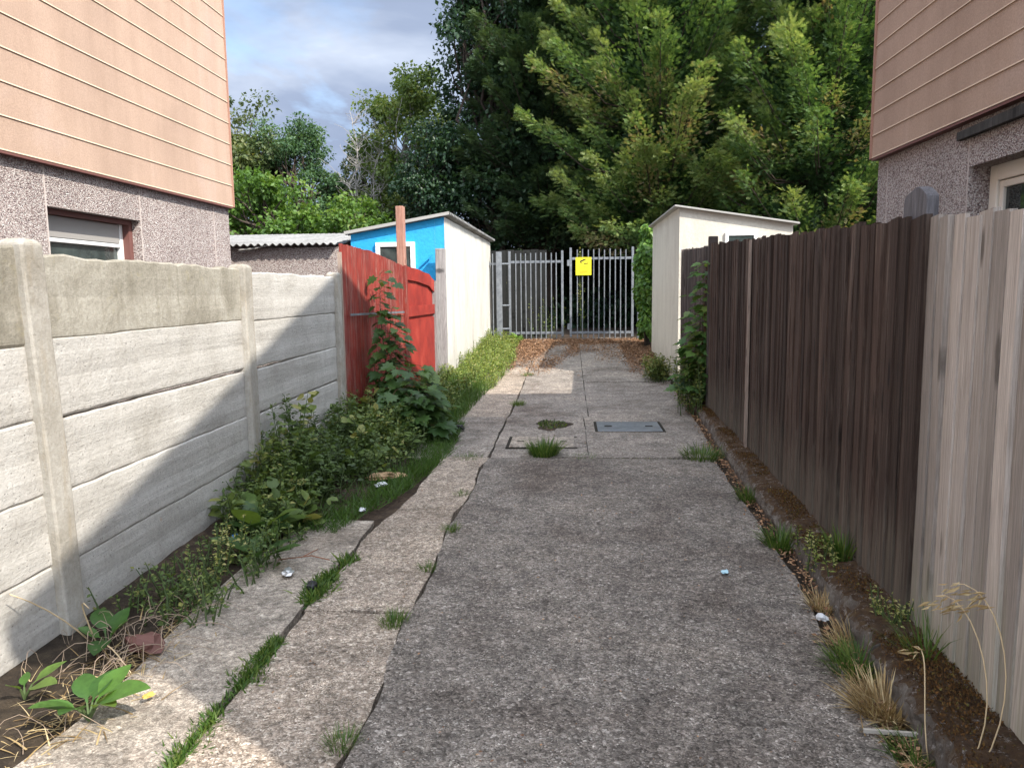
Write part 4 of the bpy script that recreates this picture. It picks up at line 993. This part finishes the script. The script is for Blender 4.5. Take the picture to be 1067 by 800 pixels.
def sapling(name, label, base, tip, n, leaf, r, mat='l_maple', tint_hi=.3, dens=None, lean=(0, 0)):
    t = thing(name, label, 'sapling', base)
    B, Tp = Vector(base), Vector(tip); b = MB()
    stems = [(B, Tp)] + [(B + Vector((random.uniform(-.06, .06), random.uniform(-.1, .1), 0)), B.lerp(Tp, random.uniform(.4, .8)) + Vector((random.uniform(-.2, .2), random.uniform(-.25, .25), 0))) for _ in range(5)]
    P, D, Nn, S, Tt = [], [], [], [], []
    for si, (p, q) in enumerate(stems):
        ctrl = [p, p.lerp(q, .35) + Vector((.03, .03, .05)), p.lerp(q, .7) + Vector((-.02, .02, .03)), q]
        b.tube(ctrl, [.011, .009, .006, .003], 6)
        m = int(n * (q - p).length / (Tp - B).length * (1 if si == 0 else .6))
        for i in range(m):
            f = i / max(1, m - 1) * .88 + .12; j = min(2, int(f * 3)); c = ctrl[j].lerp(ctrl[j + 1], f * 3 - j)
            a = i * 2.4 + random.uniform(-.5, .5); rr = r * (1.1 - .55 * f) * random.uniform(.35, 1)
            d = Vector((math.cos(a), math.sin(a), random.uniform(-.15, .35)))
            e = c + d * rr + Vector((lean[0], lean[1], 0)) * rr
            b.tube([c, c.lerp(e, .6) + Vector((0, 0, .02)), e], [.003, .002, .0015], 4, cap=False)
            P.append(e); d2 = d + Vector((lean[0], lean[1], -.35)); D.append(d2); Nn.append((random.uniform(-.4, .4) + lean[0] * .4, random.uniform(-.4, .4) + lean[1] * .4, 1)); S.append(leaf * random.uniform(.65, 1.25) * (1.1 - .35 * f)); Tt.append(random.uniform(0, .6) + tint_hi * f * random.random() * 1.4)
    b.build('stem', 'stem_red', t, smooth=True)
    scatter('leaves', 'maple', np.array([tuple(x) for x in P]), np.array([tuple(x) for x in D]), np.array(Nn), np.array(S), 1.0, mat, t, -.25, np.array(Tt))
    return t
sapling('sycamore_sapling', 'tall sycamore sapling with lobed leaves against the red fence', (-2.0, 8.15, 0), (-2.06, 8.35, 1.72), 54, .145, .20, lean=(.5, -.4))
sapling('sycamore_sapling', 'bushy young sycamore at the bottom of the red fence behind the thicket', (-1.72, 7.75, 0), (-1.68, 7.95, .72), 70, .19, .36, lean=(.3, -.4))
sapling('sycamore_sapling', 'tall green sapling growing between the kerb and the far fence', (1.60, 9.35, .1), (1.62, 9.25, 1.80), 66, .15, .20, mat='l_sapling', lean=(-.6, -.3), tint_hi=.6)
P0 = [(rs.gauss(1.52, .07), rs.gauss(9.5, .35), rs.uniform(.2, .8), .3 + .4 * rs.random()) for _ in range(50)]
tag(herb(P0, 0, .6, .12, .06, 30, 'l_weed', 'leaf', 'weed_clump'), 'leafy weeds around the sapling at the kerb on the right', 'weeds')
P0 = [(rs.gauss(1.42, .10), rs.gauss(12.4, .16), rs.uniform(.15, .42), .5 + .4 * rs.random()) for _ in range(90)]
tag(herb(P0, 0, .4, .16, .06, 30, 'l_weed', 'leaf', 'bush'), 'small round green bush at the corner of the cream garage', 'bush')
P0 = [(rs.gauss(1.30, .05), rs.gauss(4.0, .16), rs.uniform(.08, .24), .5 + .4 * rs.random()) for _ in range(26)]
tag(herb(P0, 0, .25, .05, .03, 26, 'l_weed_lit', 'leaf', 'weed_clump'), 'upright pale green weed growing over the middle of the kerb', 'weeds')
P0 = [(rs.gauss(1.36, .035), rs.gauss(3.2, .07), rs.uniform(.05, .12), .8) for _ in range(24)]
for i in range(len(P0)): P0[i] = (P0[i][0], P0[i][1], P0[i][2] + .1, .8)
tag(herb(P0, 0, .25, .06, .022, 26, 'l_weed_lit', 'leaf', 'weed_clump'), 'yellowish weed cushion on the kerb below the dark fence end', 'weeds')
P0 = [(rs.gauss(-1.88, .05), rs.gauss(3.95, .12), rs.uniform(.12, .30), .9) for _ in range(16)]
tag(herb(P0, 0, .3, .06, .03, 26, 'l_weed_lit', 'leaf', 'weed_clump'), 'yellow flowered weed stems against the lowest wall panel', 'weeds')
tuft('grass_tuft', 'loose mixed green and straw grass along the kerb foot behind the dead clump', 1.19, 3.15, .10, .13, 260, 'l_dry', group=GT, lean=1.2)
tuft('grass_tuft', 'wispy green grass standing on the kerb top by the pale fence', 1.33, 2.85, .07, .22, 70, z=.11, group=GT, w=.02, lean=.7)
tuft('grass_tuft', 'sparse green grass at the foot of the kerb at the bottom edge', 1.10, 2.38, .07, .10, 150, group=GT, lean=1.0)
# wild oats
oat = thing('wild_oat', 'tall dry wild oat stalks with drooping seed heads by the pale fence', 'dry grass', (1.24, 2.28, .1))
b = MB(); sd = []
for (p, q_, r_, e) in (((1.20, 2.26, .06), (1.29, 2.22, .30), (1.22, 2.36, .60), (1.14, 2.40, .535)), ((1.22, 2.24, .06), (1.33, 2.20, .34), (1.27, 2.30, .64), (1.16, 2.34, .60)), ((1.13, 2.36, .0), (1.10, 2.38, .18), (1.17, 2.46, .36), (1.12, 2.48, .33))):
    p, q_, r_, e = Vector(p), Vector(q_), Vector(r_), Vector(e)
    pts = [p * (1 - t) ** 3 + q_ * 3 * t * (1 - t) ** 2 + r_ * 3 * t * t * (1 - t) + e * t ** 3 for t in np.linspace(0, 1, 12)]
    b.tube(pts, [.0022] * 9 + [.0014] * 3, 5)
    for k in range(24 if p.z > .03 else 6):
        c = pts[11].lerp(pts[8], random.random()); sd.append(tuple(c + Vector((random.uniform(-.03, .03), random.uniform(-.02, .02), random.uniform(-.03, .02)))))
b.build('stalk', 'straw', oat, smooth=True)
sd = np.array(sd); n = len(sd)
scatter('seed_head', 'leaf', sd, np.c_[-np.abs(rng.normal(size=n)) - .4, rng.normal(size=n) * .4, -rng.random(n) * .7], rdir(n), rng.uniform(.03, .055, n), .38, 'l_dry', oat, 0, rng.uniform(.4, .9, n))
n = 420; y = rng.uniform(1.9, 3.0, n)
P = np.c_[np.array([kx(a) for a in y]) - np.abs(rng.normal(size=n)) * .06, y, np.full(n, .0)]
stuff(scatter('straw_litter', 'blade', P, np.c_[rng.normal(size=(n, 2)), rng.random(n) * .6], rdir(n, 1), rng.uniform(.05, .16, n), .03, 'l_dry', None, -.3), 'dry straw scattered along the foot of the kerb', 'straw')
n = 2600; y = rng.uniform(1.8, 11, n); kxv = np.array([kx(a) for a in y])
P = np.c_[kxv - .01 - np.abs(rng.normal(size=n)) * .05, y, zg(y) + .016]
stuff(scatter('kerb_debris', 'leaf', P, np.c_[rng.normal(size=(n, 2)), rng.normal(size=n) * .2], rdir(n, 2), rng.uniform(.008, .03, n), 1., 'l_litter', None, 0), 'brown crumbs of moss and dead leaf in the kerb gutter', 'debris')
# needle litter at the far end of the lane
n = 45000; y = 12.4 + 5.8 * rng.beta(2.2, 1.2, n); x = rng.uniform(-1.5, 1.75, n)
keep = (np.sin(x * 3 + y * .7) + np.sin(x * 7.3 - y * 1.9) * .6 + (y - 15.2) * .55 + rng.normal(size=n) * .5 + 1.3 * (np.abs(x) > 1.0)) > -.05
mid = (x > .2) & (x < 1.1) & (y < 17.3) & (y > 13.5) & (rng.random(n) < .75); keep &= ~mid
x, y = x[keep], y[keep]; n = len(x)
stuff(scatter('needle_litter', 'leaf', np.c_[x, y, zg(y) + .012 + rng.random(n) * .012], np.c_[rng.normal(size=(n, 2)), rng.normal(size=n) * .25], np.c_[rng.normal(size=(n, 2)) * .3, np.ones(n)], rng.uniform(.025, .065, n), .55, 'l_litter', None, 0), 'red brown conifer needle litter on the concrete before the gates', 'litter')
# dead leaf and grit scraps over the slabs
n = 900; y = rng.uniform(2, 12, n); x = rng.uniform(-1.2, 1.1, n)
stuff(scatter('grit', 'leaf', np.c_[x, y, zg(y) + .022], np.c_[rng.normal(size=(n, 2)), rng.normal(size=n) * .1], np.c_[rng.normal(size=(n, 2)) * .2, np.ones(n)], rng.uniform(.005, .018, n), 1.2, 'l_litter', None, 0), 'tiny dead leaf scraps and grit scattered over the lane', 'grit')

# ivy beside the right gate post
iv = thing('ivy', 'green ivy column climbing between the right gate post and the cream garage', 'ivy', (1.72, 16.7, .3))
n = 6500; a = rng.uniform(0, 6.28, n); q = rng.uniform(.55, 1.05, n); zz = rng.uniform(.55, 2.75, n)
rad = .20 + .05 * np.sin(zz * 4) + .04 * np.sin(zz * 9 + 1) - .07 * (zz < 1.0)
cx, cy = 1.66 + .03 * np.sin(zz * 3), 16.9
P = np.c_[cx + rad * q * np.cos(a) * .85, cy + rad * q * np.sin(a) * 2.8, zz + .12 * np.sin(a * 2)]
D = np.c_[np.cos(a), np.sin(a), -.9 * np.ones(n)] + rng.normal(size=(n, 3)) * .5
scatter('leaves', 'round', P, D, np.c_[np.cos(a), np.sin(a), .5 * np.ones(n)] + rng.normal(size=(n, 3)) * .4, rng.uniform(.06, .12, n), 1., 'l_ivy', iv, -.1)
b = MB(); 
for k in range(5): b.tube([(1.62 + .04 * k, 16.7 + .1 * k, .25), (1.66 + .03 * math.sin(k), 16.9, 1.4), (1.6 + .05 * k, 16.8 + .08 * k, 2.6)], .02, 6)
b.build('stems', 'bark', iv, smooth=True)

# ================================================================== TREES
def limb(b, p, q, r0, r1, wob=.15, n=5):
    p, q = Vector(p), Vector(q); pts = []
    L = (q - p).length
    for i in range(n + 1):
        t = i / n; w = wob * L * math.sin(math.pi * t) * .5
        pts.append(p.lerp(q, t) + Vector((random.uniform(-w, w), random.uniform(-w, w), random.uniform(-w, w) * .5)))
    b.tube(pts, [lerp(r0, r1, i / n) for i in range(n + 1)], 6, cap=False); return pts

def conifer(name, label, x, y, H, Rr, zlow, nb, per, mat, brown=.1, seed=0, spray=.24, cat='tree'):
    r = np.random.default_rng(seed); zb = zgf(y)
    t = thing(name, label, cat, (x, y, zb), 'conifers behind the gates')
    b = MB(); tr = b.tube([(x, y, zb - .2), (x + .05, y, zb + H * .3), (x - .05, y + .05, zb + H * .65), (x, y, zb + H * .97)], [.30, .24, .14, .03], 10)
    Ps, Ds, Ns, Ss, Ts = [], [], [], [], []
    for i in range(nb):
        f = (i + r.random()) / nb; h = zlow + (H - zlow) * f ** 1.1
        az = r.uniform(0, 2 * math.pi)
        prof = Rr * (min(1, .72 + f * 1.6) if f < .2 else 1) * (1 - max(0, f - .2) / .8) ** .62
        L = prof * r.uniform(.62, 1.18) + .3
        el = r.uniform(-.25, .25) + .45 * f + .1
        o = np.array([math.cos(az), math.sin(az), 0.]); up = np.array([0, 0, 1.])
        base = np.array([x, y, zb + h])
        dirv = o * math.cos(el) + up * math.sin(el)
        tip = base + dirv * L + up * L * .18
        c1 = base + dirv * L * .55 - up * .06 * L
        b.tube([base, c1, tip], [.05 * (1 - f) + .012, .02, .005], 5, cap=False)
        n = int(per * L / Rr * r.uniform(.7, 1.2) * (.3 if math.sin(az) > .45 else 1))
        tt = 1 - .68 * r.random(n) ** 1.35
        q = base * ((1 - tt) ** 2)[:, None] + 2 * c1 * (tt * (1 - tt))[:, None] + tip * (tt ** 2)[:, None]
        wd = (.11 + .34 * (1 - tt)) * min(1.25, L * .5)
        side = np.cross(dirv, up); side /= np.linalg.norm(side); nrm = np.cross(side, dirv)
        a = r.normal(size=n) * wd * .75; c = r.normal(size=n) * wd * .42
        q = q + a[:, None] * side + c[:, None] * nrm
        d = dirv[None] * 1.0 + side[None] * (a / wd * .55)[:, None] + nrm[None] * (c / wd * .4 + .12)[:, None] + r.normal(size=(n, 3)) * .30
        Ps.append(q); Ds.append(d); Ns.append(nrm[None] + r.normal(size=(n, 3)) * .65)
        Ss.append(spray * r.uniform(.55, 1.2, n))
        br = r.random() < brown
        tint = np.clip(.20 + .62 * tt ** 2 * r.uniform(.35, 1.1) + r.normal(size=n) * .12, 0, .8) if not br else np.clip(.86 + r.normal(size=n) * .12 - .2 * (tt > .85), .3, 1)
        Ts.append(tint)
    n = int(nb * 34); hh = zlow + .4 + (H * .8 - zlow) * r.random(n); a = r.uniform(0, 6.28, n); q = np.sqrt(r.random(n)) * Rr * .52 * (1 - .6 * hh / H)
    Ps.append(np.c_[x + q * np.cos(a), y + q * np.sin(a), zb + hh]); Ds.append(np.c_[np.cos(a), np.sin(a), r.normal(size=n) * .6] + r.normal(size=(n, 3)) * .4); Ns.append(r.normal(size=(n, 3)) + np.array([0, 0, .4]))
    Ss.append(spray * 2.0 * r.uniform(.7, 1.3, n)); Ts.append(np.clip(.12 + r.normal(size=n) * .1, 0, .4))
    b.build('trunk', 'bark', t, smooth=True)
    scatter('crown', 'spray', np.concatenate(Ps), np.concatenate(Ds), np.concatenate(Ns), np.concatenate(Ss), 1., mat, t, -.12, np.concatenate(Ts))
    return t
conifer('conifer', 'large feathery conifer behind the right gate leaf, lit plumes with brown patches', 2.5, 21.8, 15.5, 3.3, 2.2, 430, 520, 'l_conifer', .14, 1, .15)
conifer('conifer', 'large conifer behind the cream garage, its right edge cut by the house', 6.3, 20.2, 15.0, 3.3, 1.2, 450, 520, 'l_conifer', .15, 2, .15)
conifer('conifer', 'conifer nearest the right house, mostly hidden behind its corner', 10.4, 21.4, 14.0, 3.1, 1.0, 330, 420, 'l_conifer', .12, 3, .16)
conifer('conifer', 'dark conifer on the left of the gates, leaning over the white garage', -.7, 24.2, 16.5, 2.6, 2.2, 340, 300, 'l_shadeconifer', .03, 4, .19)
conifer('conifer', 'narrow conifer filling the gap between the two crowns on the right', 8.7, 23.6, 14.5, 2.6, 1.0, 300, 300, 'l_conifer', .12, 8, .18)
conifer('conifer', 'shaded conifer deep behind the lit ones, between their crowns', 4.6, 27.0, 15.5, 3.2, 1.0, 260, 110, 'l_shadeconifer', .05, 5, .32)
conifer('conifer', 'shaded conifer deep behind the steel gates, filling the dark gap', .8, 28.0, 15.5, 3.2, .6, 260, 110, 'l_shadeconifer', .05, 6, .32)
conifer('conifer', 'shaded conifer deep behind the cream garage, right of the others', 9.2, 27.0, 15.5, 3.2, 1.0, 240, 100, 'l_shadeconifer', .05, 7, .32)

def broadleaf(name, label, x, y, H, Rx, Rz, n, leaf, mat, seed, clumps=70, cl=.5, kind='leaf', bark='bark', trunk=.16, tint0=.4, sparse=1.0, ry=None):
    r = np.random.default_rng(seed); random.seed(seed); zb = zgf(y)
    t = thing(name, label, 'tree', (x, y, zb), 'leafy trees left of the gates')
    zc = zb + H - Rz; ry = ry or Rx; b = MB()
    top = Vector((x + random.uniform(-.3, .3), y, zb + H * .8))
    tp = limb(b, (x, y, zb - .2), top, trunk, trunk * .25, .06, 8)
    C = rdir_(r, clumps) * (r.uniform(.25, 1, clumps) ** .45)[:, None] * np.array([Rx, ry, Rz]) + np.array([x, y, zc])
    C += r.normal(size=C.shape) * .18
    for c in C:
        k = min(8, max(1, int((c[2] - zb) / (H * .8) * 8 * random.uniform(.45, .85)))); limb(b, tp[k], c, trunk * .32, .012, .25, 4)
    b.build('trunk', bark, t, smooth=True)
    idx = r.integers(0, clumps, n); cr = cl * r.uniform(.6, 1.35, clumps)
    d = rdir_(r, n) * (r.random(n) ** .5)[:, None]
    P = C[idx] + d * cr[idx][:, None] * np.array([1.15, 1.15, .8])
    ct = r.uniform(-.22, .22, clumps)
    tint = np.clip(tint0 + ct[idx] + r.normal(size=n) * .16 + .15 * d[:, 2], 0, 1)
    D = d + r.normal(size=(n, 3)) * .7; D[:, 2] -= .35
    Nn = d * .8 + r.normal(size=(n, 3)) * .6; Nn[:, 2] += .55
    scatter('crown', kind, P, D, Nn, leaf * r.uniform(.6, 1.3, n), 1.25, mat, t, -.15, tint)
    return t
def rdir_(r, n): return unit(r.normal(size=(n, 3)))
broadleaf('oak_tree', 'dark broad leaved tree with domed edge against the sky, left of the conifers', -2.25, 24.6, 13.5, 1.55, 6.0, 24000, .15, 'l_oak', 31, 130, .55, trunk=.25)
broadleaf('holly_tree', 'dark holly like tree hanging over the blue garage roof', -4.0, 24.5, 6.2, 1.5, 2.7, 15000, .12, 'l_oak', 32, 70, .5, trunk=.14, tint0=.2)
broadleaf('birch_tree', 'tall pale yellow green tree rising above the others beside the dark dome', -5.9, 28.5, 9.6, 1.8, 3.2, 18000, .14, 'l_birch', 33, 75, .48, trunk=.13, bark='bark_pale')
broadleaf('broadleaf_tree', 'olive brown tree right beside the left house', -12.4, 28.0, 8.3, 2.1, 3.5, 21000, .14, 'l_olive', 34, 90, .5)
broadleaf('broadleaf_tree', 'feathery blue green tree with pointed top behind the corrugated roof', -9.9, 28.0, 7.6, 1.6, 3.1, 22000, .11, 'l_feather', 35, 90, .42)
broadleaf('sycamore_tree', 'bright green bushy tree low in front of the leafy trees', -9.4, 24.0, 5.0, 1.9, 2.2, 13000, .15, 'l_green', 36, 80, .48)
broadleaf('sycamore_tree', 'small bright green tree over the corrugated roof, right of the bushy one', -6.9, 24.5, 4.6, 1.5, 2.0, 9000, .14, 'l_green', 37, 60, .45)
broadleaf('broadleaf_tree', 'thin olive tree standing between the feathery tree and the bare branches', -8.0, 30.0, 7.3, 1.2, 2.7, 10000, .13, 'l_olive', 38, 50, .4)
broadleaf('broadleaf_tree', 'olive green tree low behind the bare tree', -6.3, 27.0, 4.8, 1.3, 2.0, 7000, .13, 'l_olive', 39, 50, .45)
broadleaf('broadleaf_tree', 'bushy green tree hidden behind the corner of the left house', -14.8, 25.0, 6.8, 2.2, 3.0, 12000, .16, 'l_green', 40, 70, .55)
# bare dead tree
random.seed(77)
dt = thing('dead_tree', 'bare pale dead tree with fine twigs among the leafy trees', 'tree', (-7.2, 27.2, .36))
b = MB(); tw = MB()
for k in range(5):
    bx0 = -7.2 + random.uniform(-.25, .25); tipx = bx0 + random.uniform(-1.1, 1.1)
    pts = limb(b, (bx0, 27.2, .2), (tipx, 27.2 + random.uniform(-.6, .6), random.uniform(5.6, 7.6)), .055, .012, .12, 10)
    for i in range(4, 11):
        for _ in range(4):
            c = pts[i]; a = random.uniform(0, 6.28); L = random.uniform(.5, 1.4) * (1.2 - i * .05)
            e = c + Vector((math.cos(a) * L * .7, math.sin(a) * L * .7, L * random.uniform(.3, 1)))
            p2 = limb(tw, c, e, .014, .006, .25, 4)
            for _ in range(3):
                c2 = random.choice(p2[1:]); a = random.uniform(0, 6.28); l = L * .45
                limb(tw, c2, c2 + Vector((math.cos(a) * l, math.sin(a) * l, l * random.uniform(0, 1))), .008, .004, .2, 3)
b.build('trunk', 'bark_pale', dt, smooth=True); tw.build('twigs', 'bark_pale', dt, smooth=True)

# shaded undergrowth beyond the gates and a far wood closing the horizon
n = 26000; x = rng.uniform(-4.5, 14, n); y = 23.5 + 6 * rng.random(n); hh = rng.uniform(0, 1, n)
ph = .9 + .7 * np.sin(x * 1.3) * np.sin(y * .9) + .6 * (y - 23.5) / 6
P = np.c_[x, y, zg(y) + hh * np.clip(ph, .25, 2.4)]
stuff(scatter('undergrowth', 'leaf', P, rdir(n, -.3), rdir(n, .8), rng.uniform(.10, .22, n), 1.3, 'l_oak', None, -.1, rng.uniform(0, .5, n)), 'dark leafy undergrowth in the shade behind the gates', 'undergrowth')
n = 45000; x = rng.uniform(-55, 40, n); y = 42 + 8 * rng.random(n); hmax = 5.2 + 1.2 * np.sin(x * .35) + .8 * np.sin(x * .9 + 1)
P = np.c_[x, y, zg(y) + hmax * rng.random(n) ** .8]
stuff(scatter('far_wood', 'leaf', P, rdir(n, -.2), rdir(n, .8), rng.uniform(.35, .75, n), 1.3, 'l_olive', None, -.1), 'far wood of mixed trees closing the view behind', 'wood')
# a few pale leaves and a shoot showing by the gate
dock('weed_plant', 'green weed poking through the bottom of the left steel gate', -1.22, 17.95, 9, .26, 'l_ivy', zgf(18) , 1.4)
P0 = [(rs.gauss(.30, .05), 18.5 + rs.gauss(0, .05), rs.uniform(1.9, 2.2), .8) for _ in range(4)]
tag(herb(P0, 0, 2, .06, .07, 26, 'l_weed_lit', 'leaf', 'shoot'), 'thin green shoot rising behind the yellow sign', 'weeds')
P0 = [(rs.gauss(-.55, .22), 18.8 + rs.gauss(0, .2), rs.uniform(.3, 1.0), .6) for _ in range(16)]
tag(herb(P0, 0, 1, .15, .06, 24, 'l_weed', 'leaf', 'weed_clump'), 'weeds in the shade behind the left steel gate', 'weeds')

# ================================================================== SUN, SKY, CAMERA
sd = Vector((-.82, .64, -1.0)).normalized()
SUN_EL = math.asin(-sd.z)
su = bpy.data.lights.new('sun', 'SUN'); su.energy = 4.3; su.angle = R(.42); su.color = (1, .94, .84)
so = bpy.data.objects.new('sun', su); COL.objects.link(so); so.rotation_euler = sd.to_track_quat('-Z', 'Y').to_euler(); so.location = (10, -8, 14)
w = bpy.data.worlds.new('World'); SC.world = w; w.use_nodes = True
nt = w.node_tree; nt.nodes.clear()
W = T.__new__(T); W.nt = nt
out = nt.nodes.new('ShaderNodeOutputWorld'); bg = nt.nodes.new('ShaderNodeBackground'); nt.links.new(bg.outputs[0], out.inputs[0])
sky = nt.nodes.new('ShaderNodeTexSky'); sky.sky_type = 'NISHITA'; sky.sun_disc = False; sky.sun_elevation = SUN_EL
sky.sun_rotation = math.atan2(-sd.x, -sd.y)
gen = nt.nodes.new('ShaderNodeTexCoord').outputs['Generated']
z = W.sep(gen, 2)
# project the direction on a cloud layer
den = W.math('ADD', W.math('MAXIMUM', z, 0.0), .16)
cv = W.nd('ShaderNodeCombineXYZ', X=W.math('DIVIDE', W.sep(gen, 0), den), Y=W.math('DIVIDE', W.sep(gen, 1), den), Z=0.0)
n1 = W.noise(cv, .85, 7, .55, .3); n2 = W.noise(W.nd('ShaderNodeVectorMath', props={'operation': 'ADD'}, i0=cv, i1=(3.1, 7.7, 0)), .9, 6, .55, .4)
cover = W.ramp(n1, [(.36, 0.0), (.47, 1.0)])
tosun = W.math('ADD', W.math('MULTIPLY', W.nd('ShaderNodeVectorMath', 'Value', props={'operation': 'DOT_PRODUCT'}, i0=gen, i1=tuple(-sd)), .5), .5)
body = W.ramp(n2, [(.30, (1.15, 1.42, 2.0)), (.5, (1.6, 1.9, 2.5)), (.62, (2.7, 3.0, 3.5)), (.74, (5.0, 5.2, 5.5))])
sunside_fill = W.ramp(tosun, [(.40, (.95, .97, 1.02)), (.58, (2.1, 2.06, 1.95)), (.76, (4.5, 4.3, 3.9)), (1.0, (7.2, 6.8, 6.0))])  # clouds brightened toward the sun, out of view, to fill the shade
cl = W.mix(1.0, body, sunside_fill, 'MULTIPLY')
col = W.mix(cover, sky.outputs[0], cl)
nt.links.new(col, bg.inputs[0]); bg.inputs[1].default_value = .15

cam = bpy.data.cameras.new('camera'); co = bpy.data.objects.new('camera', cam); COL.objects.link(co)
cam.sensor_width = 36; cam.lens = 36 * 801 / 1067; cam.clip_start = .05; cam.clip_end = 2000
Rm = Matrix(((0.9972190576399226, 0.0031415587570022205, 0.07445993344289842), (0.07353274650653244, 0.12111275895193571, -0.9899114277602095), (-0.012127912885183589, 0.9926337845487764, 0.12054494390650643)))
co.matrix_world = Matrix.Translation((0, 0, 1.5)) @ Rm.to_4x4()
SC.camera = co
vs = SC.view_settings; vs.view_transform = 'Standard'; vs.look = 'None'; vs.gamma = 1; vs.use_curve_mapping = False; vs.exposure = .92
SC.cycles.max_bounces = 8
